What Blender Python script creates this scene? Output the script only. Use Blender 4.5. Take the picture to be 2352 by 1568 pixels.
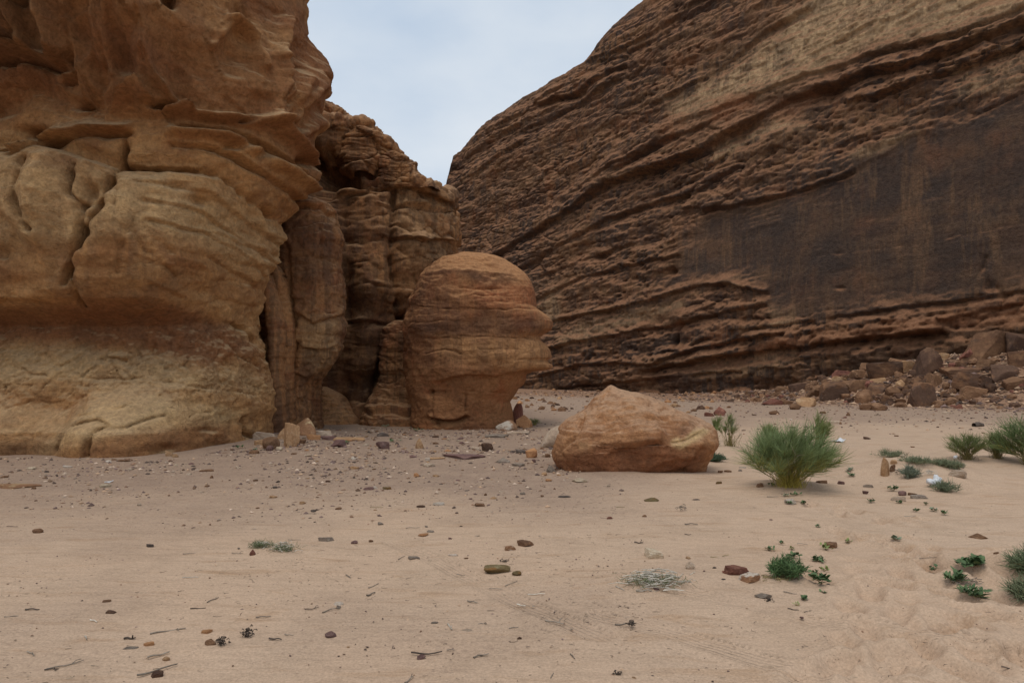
import bpy, bmesh, math, random
import numpy as np
from mathutils import Vector, Matrix

# ------------------------------------------------------------------ scene, camera, sky, sun, exposure
for _o in list(bpy.data.objects):
    bpy.data.objects.remove(_o, do_unlink=True)
scene = bpy.context.scene
COL = scene.collection
R = math.radians
random.seed(7)
RNG = np.random.default_rng(7)

CAM = np.array([0.0, 0.0, 1.65])
FPX, CX, CY = 1568.0, 1176.0, 784.0          # photograph measured on a 2352 x 1568 sheet, 24 mm lens
PITCH = math.atan(78.0 / FPX)                # horizon lies 78 px under the middle
FWD = np.array([0.0, math.cos(PITCH), math.sin(PITCH)])
UPV = np.array([0.0, -math.sin(PITCH), math.cos(PITCH)])

cam_data = bpy.data.cameras.new('camera')
cam_data.sensor_width = 36.0
cam_data.lens = 24.0
cam_data.clip_start = 0.05
cam_data.clip_end = 3000.0
cam = bpy.data.objects.new('camera', cam_data)
COL.objects.link(cam)
cam.location = CAM
cam.rotation_euler = (math.pi / 2 + PITCH, 0, 0)
scene.camera = cam

SUN_EL, SUN_AZ = R(70), R(208)               # azimuth measured clockwise from +Y: behind the camera, to its left
world = bpy.data.worlds.new('World')
scene.world = world
world.use_nodes = True
wt = world.node_tree
wt.nodes.clear()
w_out = wt.nodes.new('ShaderNodeOutputWorld')
w_bg = wt.nodes.new('ShaderNodeBackground')
w_sky = wt.nodes.new('ShaderNodeTexSky')
w_sky.sky_type = 'NISHITA'
w_sky.sun_disc = False
w_sky.sun_elevation = SUN_EL
w_sky.sun_rotation = SUN_AZ
w_sky.altitude = 900
w_sky.air_density = 1.0
w_sky.dust_density = 2.0
w_mix = wt.nodes.new('ShaderNodeMixRGB')
w_tc = wt.nodes.new('ShaderNodeTexCoord')
w_map = wt.nodes.new('ShaderNodeMapping')
w_map.inputs['Scale'].default_value = (1.0, 1.0, 2.0)
w_n = wt.nodes.new('ShaderNodeTexNoise')
w_n.inputs['Scale'].default_value = 2.6
w_n.inputs['Detail'].default_value = 5
w_n.inputs['Roughness'].default_value = 0.5
w_r = wt.nodes.new('ShaderNodeValToRGB')
w_r.color_ramp.elements[0].position = 0.36
w_r.color_ramp.elements[0].color = (5.7, 6.8, 8.2, 1)      # thin grey-blue part of the cloud sheet
w_r.color_ramp.elements[1].position = 0.66
w_r.color_ramp.elements[1].color = (8.0, 8.6, 9.2, 1)      # its whiter part
wt.links.new(w_tc.outputs['Generated'], w_map.inputs['Vector'])
wt.links.new(w_map.outputs['Vector'], w_n.inputs['Vector'])
wt.links.new(w_n.outputs['Fac'], w_r.inputs['Fac'])
w_mix.inputs['Fac'].default_value = 0.86                     # overcast: the cloud sheet hides most of the blue
wt.links.new(w_sky.outputs['Color'], w_mix.inputs['Color1'])
wt.links.new(w_r.outputs['Color'], w_mix.inputs['Color2'])
wt.links.new(w_mix.outputs['Color'], w_bg.inputs['Color'])
w_bg.inputs['Strength'].default_value = 0.1
wt.links.new(w_bg.outputs['Background'], w_out.inputs['Surface'])

sun_data = bpy.data.lights.new('sun', 'SUN')
sun_data.energy = 1.35
sun_data.angle = R(32)
sun_data.color = (1.0, 0.95, 0.88)
sun = bpy.data.objects.new('sun', sun_data)
COL.objects.link(sun)
sun.location = (0, 0, 60)
_sd = Vector((math.sin(SUN_AZ) * math.cos(SUN_EL), math.cos(SUN_AZ) * math.cos(SUN_EL), math.sin(SUN_EL)))
sun.rotation_euler = _sd.to_track_quat('Z', 'Y').to_euler()

scene.render.engine = 'CYCLES'
scene.cycles.max_bounces = 3
scene.cycles.diffuse_bounces = 3
scene.cycles.glossy_bounces = 1
scene.cycles.transmission_bounces = 1
scene.view_settings.view_transform = 'Standard'
scene.view_settings.look = 'None'
scene.view_settings.exposure = 0.0
scene.view_settings.gamma = 1.0
scene.view_settings.use_curve_mapping = False

# ------------------------------------------------------------------ numpy noise
_perm = np.random.default_rng(11).permutation(4096).astype(np.int64)
_grad = np.random.default_rng(12).normal(size=(4096, 3)).astype(np.float32)
_grad /= np.linalg.norm(_grad, axis=1, keepdims=True)
_jit = np.random.default_rng(13).random((4096, 3)).astype(np.float32)

def _hash(i, j, k):
    return _perm[(_perm[(_perm[i & 4095] + j) & 4095] + k) & 4095]

def pn(x, y, z):
    """gradient noise, about -1..1"""
    x, y, z = np.broadcast_arrays(np.asarray(x, np.float32), np.asarray(y, np.float32), np.asarray(z, np.float32))
    fi, fj, fk = np.floor(x), np.floor(y), np.floor(z)
    i, j, k = fi.astype(np.int64), fj.astype(np.int64), fk.astype(np.int64)
    x, y, z = x - fi, y - fj, z - fk
    u, v, w = [t * t * t * (t * (t * 6 - 15) + 10) for t in (x, y, z)]
    def g(a, b, c):
        gr = _grad[_hash(i + a, j + b, k + c)]
        return gr[..., 0] * (x - a) + gr[..., 1] * (y - b) + gr[..., 2] * (z - c)
    def L(a, b, t): return a + (b - a) * t
    r = L(L(L(g(0, 0, 0), g(1, 0, 0), u), L(g(0, 1, 0), g(1, 1, 0), u), v),
          L(L(g(0, 0, 1), g(1, 0, 1), u), L(g(0, 1, 1), g(1, 1, 1), u), v), w)
    return r * 1.6

def fbm(x, y, z, o=4, gain=0.5, lac=2.03):
    a, s, t = 1.0, 0.0, 0.0
    for q in range(o):
        s = s + a * pn(x, y, z)
        t += a
        a *= gain
        x, y, z = x * lac + 17.3, y * lac + 5.1, z * lac + 9.7
    return s / t

def ridged(x, y, z, o=4, gain=0.5):
    a, s, t = 1.0, 0.0, 0.0
    for q in range(o):
        s = s + a * (1 - np.abs(pn(x, y, z)))
        t += a
        a *= gain
        x, y, z = x * 2.07 + 7.3, y * 2.07 + 15.1, z * 2.07 + 3.7
    return s / t

def worley(x, y):
    """2-D cells: F1, F2 and a random number per cell"""
    fi, fj = np.floor(x), np.floor(y)
    i, j = fi.astype(np.int64), fj.astype(np.int64)
    f1 = np.full(x.shape, 9.0, np.float32); f2 = f1.copy(); cid = np.zeros(x.shape, np.float32)
    for a in (-1, 0, 1):
        for b in (-1, 0, 1):
            h = _hash(i + a, j + b, i * 0 + 3)
            d = np.hypot(fi + a + _jit[h, 0] - x, fj + b + _jit[h, 1] - y).astype(np.float32)
            m = d < f1
            f2 = np.where(m, f1, np.minimum(f2, d))
            cid = np.where(m, _jit[h, 2], cid)
            f1 = np.where(m, d, f1)
    return f1, f2, cid

def flake(n, k, edge=.16):
    """steps like peeling skins of rock"""
    t = n * k; f = np.floor(t); g = np.clip((t - f) / edge, 0, 1)
    return (f + g * g * (3 - 2 * g)) / k

def sstep(a, b, x):
    t = np.clip((x - a) / (b - a), 0, 1)
    return t * t * (3 - 2 * t)

# ------------------------------------------------------------------ photograph <-> world
def project(P):
    v = np.asarray(P, float) - CAM
    zc = v @ FWD
    zc = np.where(np.abs(zc) < 1e-3, 1e-3, zc)
    return CX + FPX * v[..., 0] / zc, CY - FPX * (v @ UPV) / zc, zc

def ray(x, y):
    d = np.array([(x - CX) / FPX, 0, 0]) + UPV * (CY - y) / FPX + FWD
    return d

def at_depth(x, y, Y):
    """point on the ray through pixel (x, y) that lies Y metres ahead"""
    d = ray(x, y)
    return CAM + d * (Y / d[1])

# the right-hand cliff's foot: a straight line on the ground plan
CA = np.array([1.5, 70.0])
CD = np.array([27.5, -30.0]); CL = float(np.hypot(*CD)); CD = CD / CL
CN = np.array([-0.737, -0.676]); CN = CN / np.hypot(*CN)          # towards the camera

MOUNDS = []      # (x, y, radius x, radius y, height), filled below from pixels on the flat ground
def _flat(x, y, z=0.0):
    d = ray(x, y); t = (z - CAM[2]) / d[2]
    p = CAM + d * t
    return p[0], p[1]
for px, py, rx, ry, h in [(2095, 1092, 1.0, .5, .34), (2040, 1075, .5, .45, .20), (2170, 1112, .6, .4, .14), (1812, 1118, .7, .5, .10),
                          (1500, 1335, .45, .28, .07), (1790, 1330, .5, .3, .05), (2250, 1310, .7, .35, .08), (2260, 1058, 1.2, .6, .12),
                          (1660, 1035, .9, .8, .12), (640, 1258, .4, .25, .04), (1060, 1050, 1.2, .6, .08), (2340, 1330, .5, .4, .12), (1440, 1092, 1.5, .55, .06)]:
    _x, _y = _flat(px, py)
    MOUNDS.append((_x, _y, rx, ry, h))

def ground_z(x, y):
    x = np.asarray(x, float); y = np.asarray(y, float)
    z = 0.05 * pn(x * .13, y * .13, x * 0 + 1.5) + 0.02 * pn(x * .45, y * .45, x * 0 + 4.5)
    near = sstep(0.0, 3.0, np.hypot(x, y))
    z = z * near
    s = (x - CA[0]) * CD[0] + (y - CA[1]) * CD[1]
    dl = (x - CA[0]) * CN[0] + (y - CA[1]) * CN[1]
    S = np.interp(s, [-40, -10, 0, 18, 27, 34, 42, 60], [.5, .35, .3, .12, .6, 2.4, 3.3, 3.4])
    z = z + S * (1 - sstep(0.0, 1.0, np.clip(dl / 8.0, 0, 1)))
    for mx, my, rx, ry, h in MOUNDS:
        q = ((x - mx) / rx) ** 2 + ((y - my) / ry) ** 2
        z = z + h * np.exp(-q)
    # the wind has piled a little sand against the left cliff and the head rock
    z = z + 0.10 * np.exp(-((x + 6.0) / 1.6) ** 2 - ((y - 18.5) / 2.2) ** 2)
    return z

def on_ground(x, y):
    """world point where the ray through a pixel meets the ground"""
    d = ray(x, y)
    t = 2.0; prev = t
    for _ in range(400):
        p = CAM + d * t
        if p[2] < ground_z(p[0], p[1]): break
        prev = t; t *= 1.02
    for _ in range(18):
        m = .5 * (prev + t); p = CAM + d * m
        if p[2] < ground_z(p[0], p[1]): t = m
        else: prev = m
    p = CAM + d * t
    return np.array([p[0], p[1], float(ground_z(p[0], p[1]))])

# ------------------------------------------------------------------ object helpers
def tag(o, label=None, cat=None, group=None, kind=None):
    if label: o['label'] = label
    if cat: o['category'] = cat
    if group: o['group'] = group
    if kind: o['kind'] = kind
    return o

def link(name, mesh, mat=None, parent=None, loc=None):
    o = bpy.data.objects.new(name, mesh)
    COL.objects.link(o)
    if mat is not None and not mesh.materials: mesh.materials.append(mat)
    if parent is not None: o.parent = parent
    if loc is not None: o.location = loc
    return o

def empty(name, loc=(0, 0, 0)):
    o = bpy.data.objects.new(name, None)
    o.empty_display_size = .1
    COL.objects.link(o)
    o.location = loc
    return o

def mesh_np(name, V, F, smooth=True):
    me = bpy.data.meshes.new(name)
    V = np.ascontiguousarray(V, np.float32); F = np.ascontiguousarray(F, np.int32)
    n = F.shape[1]
    me.vertices.add(len(V)); me.vertices.foreach_set('co', V.ravel())
    me.loops.add(F.size); me.loops.foreach_set('vertex_index', F.ravel())
    me.polygons.add(len(F))
    me.polygons.foreach_set('loop_start', np.arange(0, F.size, n, dtype=np.int32))
    me.polygons.foreach_set('loop_total', np.full(len(F), n, np.int32))
    me.update(calc_edges=True)
    me.polygons.foreach_set('use_smooth', np.full(len(F), smooth))
    return me

def grid_faces(nu, nv, wrap=False):
    """vertex (i, j) has index i * nv + j"""
    i = np.arange(nu if wrap else nu - 1); j = np.arange(nv - 1)
    I, J = np.meshgrid(i, j, indexing='ij')
    I2 = (I + 1) % nu
    return np.stack([I * nv + J, I2 * nv + J, I2 * nv + J + 1, I * nv + J + 1], -1).reshape(-1, 4)

def set_masks(me, M):
    a = me.attributes.new('masks', 'FLOAT_COLOR', 'POINT')
    a.data.foreach_set('color', np.ascontiguousarray(M, np.float32).ravel())

def grid_normals(P):
    du = np.gradient(P, axis=0); dv = np.gradient(P, axis=1)
    n = np.cross(du, dv)
    return n / (np.linalg.norm(n, axis=-1, keepdims=True) + 1e-9)

# strokes: polylines traced on the photograph that carve the undisplaced surface where they fall on it
def seg_dist(px, py, pts):
    best = np.full(px.shape, 1e9, np.float32); dy = np.zeros(px.shape, np.float32)
    for (x0, y0), (x1, y1) in zip(pts[:-1], pts[1:]):
        vx, vy = x1 - x0, y1 - y0
        t = np.clip(((px - x0) * vx + (py - y0) * vy) / (vx * vx + vy * vy + 1e-6), 0, 1)
        ex, ey = px - (x0 + t * vx), py - (y0 + t * vy)
        d = np.hypot(ex, ey)
        m = d < best
        best = np.where(m, d, best); dy = np.where(m, ey, dy)
    return best, dy

def in_box(px, py, pts, m):
    xs = [p[0] for p in pts]; ys = [p[1] for p in pts]
    return (px > min(xs) - m) & (px < max(xs) + m) & (py > min(ys) - m) & (py < max(ys) + m)

def wobble(px, py, amp=3.0, f=.03):
    return (px + amp * pn(px * f, py * f, 3.3) + amp * .3 * pn(px * f * 3, py * f * 3, 8.3),
            py + amp * 1.3 * pn(px * f, py * f, 13.7) + amp * .25 * pn(px * f * 3, py * f * 3, 28.3))

def carve(disp, px, py, ok, strokes):
    wx, wy = wobble(px, py)
    for st in strokes:
        kind, pts = st[0], st[1]
        if kind == 'crack':                       # V groove: width px, depth m
            w, dep = st[2], st[3]
            b = in_box(wx, wy, pts, 4 * w) & ok
            if not b.any(): continue
            d, _ = seg_dist(wx[b], wy[b], pts)
            v = np.clip(.75 + 1.1 * pn(px[b] * .035, py[b] * .035, 9.1), .12, 1.5)
            disp[b] -= dep * v * np.exp(-(d / (w * (.55 + .45 * v))) ** 1.3)
        elif kind == 'ridge':
            w, dep = st[2], st[3]
            b = in_box(wx, wy, pts, 4 * w) & ok
            if not b.any(): continue
            d, _ = seg_dist(wx[b], wy[b], pts)
            disp[b] += dep * np.exp(-(d / w) ** 2)
        elif kind == 'ledge':                     # juts out towards the line, undercut just below it
            wt_, wb, A, B = st[2:6]
            b = in_box(wx, wy, pts, max(wt_, wb) * 3) & ok
            if not b.any(): continue
            d, dy = seg_dist(wx[b], wy[b], pts)
            d = np.maximum(d, 1e-3)
            side = .5 - .5 * np.tanh((dy - 1.5) / 2.2)
            cosv = np.clip((np.abs(dy) + 2) / (d + 2), 0, 1) ** 2     # fades round the ends of the line
            var = np.clip(1 + .8 * pn(px[b] * .012, py[b] * .012, 4.7), .25, 1.6)
            disp[b] += (side * A * np.exp(-d / wt_) - (1 - side) * B * np.exp(-(d / wb) ** 1.5)) * cosv * var
        elif kind == 'dent':                      # soft hollow: centre, radii px, depth m
            (x0, y0), rx, ry, dep = pts, st[2], st[3], st[4]
            q = ((wx - x0) / rx) ** 2 + ((wy - y0) / ry) ** 2
            b = (q < 9) & ok
            if b.any(): disp[b] -= dep * np.exp(-q[b] ** (st[5] if len(st) > 5 else 1))
    return disp

def poly_mask(px, py, poly, soft=8.0):
    """soft inside mask of a polygon traced on the photograph"""
    wx, wy = wobble(px, py, 7, .02)
    ins = np.zeros(px.shape, bool)
    n = len(poly)
    for a in range(n):
        x0, y0 = poly[a]; x1, y1 = poly[(a + 1) % n]
        c = ((y0 > wy) != (y1 > wy)) & (wx < (x1 - x0) * (wy - y0) / ((y1 - y0) + 1e-9) + x0)
        ins ^= c
    b = in_box(wx, wy, poly, soft * 3)
    m = np.zeros(px.shape, np.float32)
    if b.any():
        d, _ = seg_dist(wx[b], wy[b], list(poly) + [poly[0]])
        sgn = np.where(ins[b], 1, -1)
        m[b] = 1 / (1 + np.exp(-np.clip(sgn * d / (soft * .4), -30, 30)))
    return m

# ------------------------------------------------------------------ materials
class NT:
    def __init__(self, name, rough=.9):
        self.m = bpy.data.materials.new(name); self.m.use_nodes = True
        self.t = self.m.node_tree; self.b = self.t.nodes['Principled BSDF']
        self.b.inputs['Roughness'].default_value = rough
        self.b.inputs['Specular IOR Level'].default_value = .15
    def n(self, kind, **kw):
        nd = self.t.nodes.new(kind)
        for k, v in kw.items(): setattr(nd, k, v)
        return nd
    def l(self, a, b): self.t.links.new(a, b)
    def coord(self, scale=(1, 1, 1), out='Object', rot=None, loc=None):
        c = self.n('ShaderNodeTexCoord'); mp = self.n('ShaderNodeMapping')
        mp.inputs['Scale'].default_value = scale
        if rot: mp.inputs['Rotation'].default_value = rot
        if loc: mp.inputs['Location'].default_value = loc
        self.l(c.outputs[out], mp.inputs['Vector'])
        return mp.outputs['Vector']
    def noise(self, vec, scale=1.0, detail=5, rough=.55, dist=0.0):
        nd = self.n('ShaderNodeTexNoise')
        nd.inputs['Scale'].default_value = scale; nd.inputs['Detail'].default_value = detail
        nd.inputs['Roughness'].default_value = rough; nd.inputs['Distortion'].default_value = dist
        self.l(vec, nd.inputs['Vector']); return nd.outputs['Fac']
    def ramp(self, fac, *stops):
        nd = self.n('ShaderNodeValToRGB'); cr = nd.color_ramp
        while len(cr.elements) < len(stops): cr.elements.new(.5)
        for e, (p, c) in zip(cr.elements, stops):
            e.position = p; e.color = (c if len(c) == 4 else (*c, 1)) if isinstance(c, tuple) else (c, c, c, 1)
        self.l(fac, nd.inputs['Fac']); return nd.outputs['Color']
    def mix(self, fac, a, b, mode='MIX'):
        nd = self.n('ShaderNodeMixRGB', blend_type=mode)
        for s, v in (('Fac', fac), ('Color1', a), ('Color2', b)):
            if isinstance(v, (int, float)): nd.inputs[s].default_value = v if s == 'Fac' else (v, v, v, 1)
            elif isinstance(v, tuple): nd.inputs[s].default_value = (*v, 1)
            else: self.l(v, nd.inputs[s])
        return nd.outputs['Color']
    def math(self, op, a, b=None, c=None):
        nd = self.n('ShaderNodeMath', operation=op)
        for q, v in enumerate((a, b, c)):
            if v is None: continue
            if isinstance(v, (int, float)): nd.inputs[q].default_value = v
            else: self.l(v, nd.inputs[q])
        return nd.outputs[0]
    def bump(self, h, dist=.05, strength=1.0, prev=None):
        nd = self.n('ShaderNodeBump'); nd.inputs['Distance'].default_value = dist; nd.inputs['Strength'].default_value = strength
        self.l(h, nd.inputs['Height'])
        if prev is not None: self.l(prev, nd.inputs['Normal'])
        return nd.outputs['Normal']
    def attr(self, name):
        nd = self.n('ShaderNodeAttribute', attribute_name=name); return nd
    def done(self, col, nrm=None):
        if isinstance(col, tuple): self.b.inputs['Base Color'].default_value = (*col, 1)
        else: self.l(col, self.b.inputs['Base Color'])
        if nrm is not None: self.l(nrm, self.b.inputs['Normal'])
        return self.m

def cliff_material(name, base, dark, light, red, varnish, pale, dust=None, tilt=0.0, streak=.6, scale=1.0, cracks=True, rotz=0.0, dustlo=.45, dusthi=.8, layer=.75, fineh=1.0, skf=1.0, runoff=0.0):
    """layered desert sandstone; the mesh carries masks: R varnish, G pale fresh stone, B reddish stone (on the left cliff also painted overhang shade), A streaking"""
    k = NT(name)
    vec = k.coord((1, 1, 1))
    st = k.coord((.22 * scale, .22 * scale, 2.6 * scale), rot=(0, tilt, rotz))
    sk = k.coord((2.0 * scale * skf, 2.0 * scale * skf, .10 * scale))
    big = k.noise(vec, .45 * scale, 4, .6, .4)
    c = k.mix(k.ramp(big, (.38, 0.0), (.60, 1.0)), dark, base)
    lay = k.noise(st, 1.0, 4, .65, .3)
    c = k.mix(k.ramp(lay, (.46, 0.0), (.60, layer)), c, light)
    c = k.mix(k.ramp(lay, (.30, layer * .9), (.42, 0.0)), c, dark)
    c = k.mix(k.ramp(k.noise(vec, .9 * scale, 3, .6, .8), (.53, 0.0), (.66, .5)), c, red)
    at = k.attr('masks'); sep = k.n('ShaderNodeSeparateColor'); k.l(at.outputs['Color'], sep.inputs['Color'])
    c = k.mix(sep.outputs['Green'], c, pale)
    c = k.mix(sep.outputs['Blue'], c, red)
    sf = k.ramp(k.noise(sk, 1.0, 5, .72, .2), (.47, 0.0), (.56, 1.0))
    sf = k.math('MULTIPLY', sf, k.math('MULTIPLY', at.outputs['Alpha'], streak))
    c = k.mix(sf, c, varnish)
    vn = k.ramp(k.noise(vec, .8 * scale, 4, .6, .6), (.30, .55), (.62, 1.0))
    c = k.mix(k.math('MULTIPLY', sep.outputs['Red'], vn), c, varnish)
    if runoff:                                   # pale run-off stripes down the varnished face
        ro = k.ramp(k.noise(k.coord((1.1 * scale, 1.1 * scale, .09 * scale), loc=(7, 3, 1)), 1.6, 5, .7, .3), (.54, 0.0), (.66, runoff))
        c = k.mix(k.math('MULTIPLY', ro, sep.outputs['Red']), c, light)
    if dust:
        g = k.n('ShaderNodeNewGeometry'); sx = k.n('ShaderNodeSeparateXYZ'); k.l(g.outputs['Normal'], sx.inputs['Vector'])
        c = k.mix(k.math('MULTIPLY', k.ramp(sx.outputs['Z'], (dustlo, 0.0), (dusthi, 1.0)), .8), c, dust)
    fine = k.noise(vec, 9 * scale, 5, .78)
    c = k.mix(1.0, c, k.ramp(fine, (.28, .58), (.72, 1.36)), 'MULTIPLY')
    nb = k.bump(fine, .10 * fineh / scale, .9)
    if cracks:
        vo = k.n('ShaderNodeTexVoronoi', feature='DISTANCE_TO_EDGE'); vo.inputs['Scale'].default_value = 1.0
        cv = k.coord((.6 * scale, .6 * scale, 1.3 * scale), rot=(0, tilt, rotz))
        nz = k.n('ShaderNodeTexNoise'); nz.inputs['Scale'].default_value = 2.2; nz.inputs['Detail'].default_value = 3; k.l(cv, nz.inputs['Vector'])
        ad = k.n('ShaderNodeVectorMath', operation='MULTIPLY_ADD')
        k.l(nz.outputs['Color'], ad.inputs[0]); ad.inputs[1].default_value = (.9, .9, .9); k.l(cv, ad.inputs[2])
        k.l(ad.outputs['Vector'], vo.inputs['Vector'])
        ck = k.ramp(vo.outputs['Distance'], (.0, 0.0), (.03, 1.0))
        ck = k.math('MAXIMUM', ck, k.ramp(big, (.45, 1.0), (.52, 0.0)))
        nb = k.bump(ck, .03 / scale, .45, nb)
    return k.done(c, nb)

def stone_material(name, base, dark, light, patch=None, rough=.88, scale=6.0):
    k = NT(name, rough)
    vec = k.coord((1, 1, 1), 'Object')
    oi = k.n('ShaderNodeObjectInfo')
    ad = k.n('ShaderNodeVectorMath', operation='MULTIPLY_ADD')
    cb = k.n('ShaderNodeCombineXYZ')
    for q in range(3): k.l(oi.outputs['Random'], cb.inputs[q])
    k.l(cb.outputs['Vector'], ad.inputs[0]); ad.inputs[1].default_value = (31, 47, 19); k.l(vec, ad.inputs[2])
    v2 = ad.outputs['Vector']
    c = k.mix(k.ramp(k.noise(v2, 1.6, 6, .6, .5), (.35, 0.0), (.65, 1.0)), dark, base)
    c = k.mix(k.ramp(k.noise(v2, 3.0, 6, .6, .4), (.50, 0.0), (.68, .8)), c, light)
    if patch: c = k.mix(k.ramp(k.noise(v2, .9, 5, .6, .3), (.50, 0.0), (.56, .9)), c, patch)
    c = k.mix(1.0, c, k.ramp(k.noise(v2, 14, 6, .7), (.25, .7), (.75, 1.28)), 'MULTIPLY')
    c = k.mix(1.0, c, k.ramp(oi.outputs['Random'], (0.0, .8), (1.0, 1.2)), 'MULTIPLY')
    return k.done(c, k.bump(k.noise(v2, scale, 8, .65, .3), .06, .7))

M = {}
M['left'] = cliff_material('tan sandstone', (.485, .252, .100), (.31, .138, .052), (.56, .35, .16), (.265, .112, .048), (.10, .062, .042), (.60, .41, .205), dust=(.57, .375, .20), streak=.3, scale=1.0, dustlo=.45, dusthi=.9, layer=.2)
M['mid'] = cliff_material('brown sandstone', (.36, .168, .068), (.19, .083, .038), (.44, .232, .102), (.28, .098, .043), (.075, .045, .031), (.48, .30, .145), dust=(.44, .25, .13), streak=.7, skf=1.5, scale=1.1, dustlo=.5, dusthi=.85, layer=.35)
M['head'] = cliff_material('orange brown sandstone', (.335, .150, .063), (.215, .092, .042), (.42, .208, .092), (.34, .112, .046), (.085, .046, .032), (.50, .275, .12), dust=(.50, .25, .11), streak=.30, skf=1.3, scale=1.2, dustlo=.3, dusthi=.85, layer=.3)
M['right'] = cliff_material('dark varnished sandstone', (.185, .092, .046), (.085, .044, .027), (.27, .148, .074), (.25, .102, .048), (.066, .045, .035), (.54, .355, .195), dust=(.33, .16, .083), tilt=-.06, streak=.9, skf=1.6, scale=.42, dustlo=.22, dusthi=.62, layer=.5, cracks=False, fineh=1.2, runoff=.45)
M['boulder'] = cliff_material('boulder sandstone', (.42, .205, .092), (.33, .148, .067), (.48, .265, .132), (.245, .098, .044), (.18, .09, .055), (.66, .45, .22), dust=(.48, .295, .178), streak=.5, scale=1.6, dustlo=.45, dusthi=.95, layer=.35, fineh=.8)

SC = {  # stone colours: base, dark, light, patch
    'tan': ((.46, .27, .14), (.33, .18, .09), (.54, .36, .21), None),
    'orange': ((.44, .22, .10), (.32, .15, .07), (.50, .28, .14), None),
    'brown': ((.23, .122, .064), (.145, .075, .042), (.31, .175, .098), None),
    'dark': ((.125, .066, .041), (.075, .043, .03), (.19, .105, .06), None),
    'varn': ((.20, .10, .052), (.10, .054, .034), (.28, .15, .078), (.11, .064, .043)),
    'red': ((.24, .095, .062), (.14, .058, .042), (.32, .15, .10), None),
    'purple': ((.21, .115, .095), (.13, .075, .066), (.30, .19, .155), None),
    'grey': ((.29, .225, .17), (.20, .15, .115), (.38, .31, .245), None),
    'slate': ((.135, .10, .08), (.085, .064, .052), (.20, .155, .125), None),
    'white': ((.60, .50, .40), (.45, .34, .25), (.70, .62, .53), None),
    'cream': ((.55, .43, .30), (.42, .30, .19), (.62, .52, .39), None),
    'pale': ((.47, .35, .25), (.36, .25, .17), (.55, .44, .34), None),
    'olive': ((.22, .16, .075), (.15, .095, .042), (.30, .24, .13), (.26, .125, .042)),
    'whitecap': ((.36, .19, .10), (.24, .12, .065), (.44, .26, .15), (.66, .57, .46)),
    'yellowcap': ((.38, .20, .10), (.26, .13, .07), (.46, .28, .15), (.60, .44, .24)),
}
for nm, (a, b, c_, p_) in SC.items(): M[nm] = stone_material(nm + ' stone', a, b, c_, p_)

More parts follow.
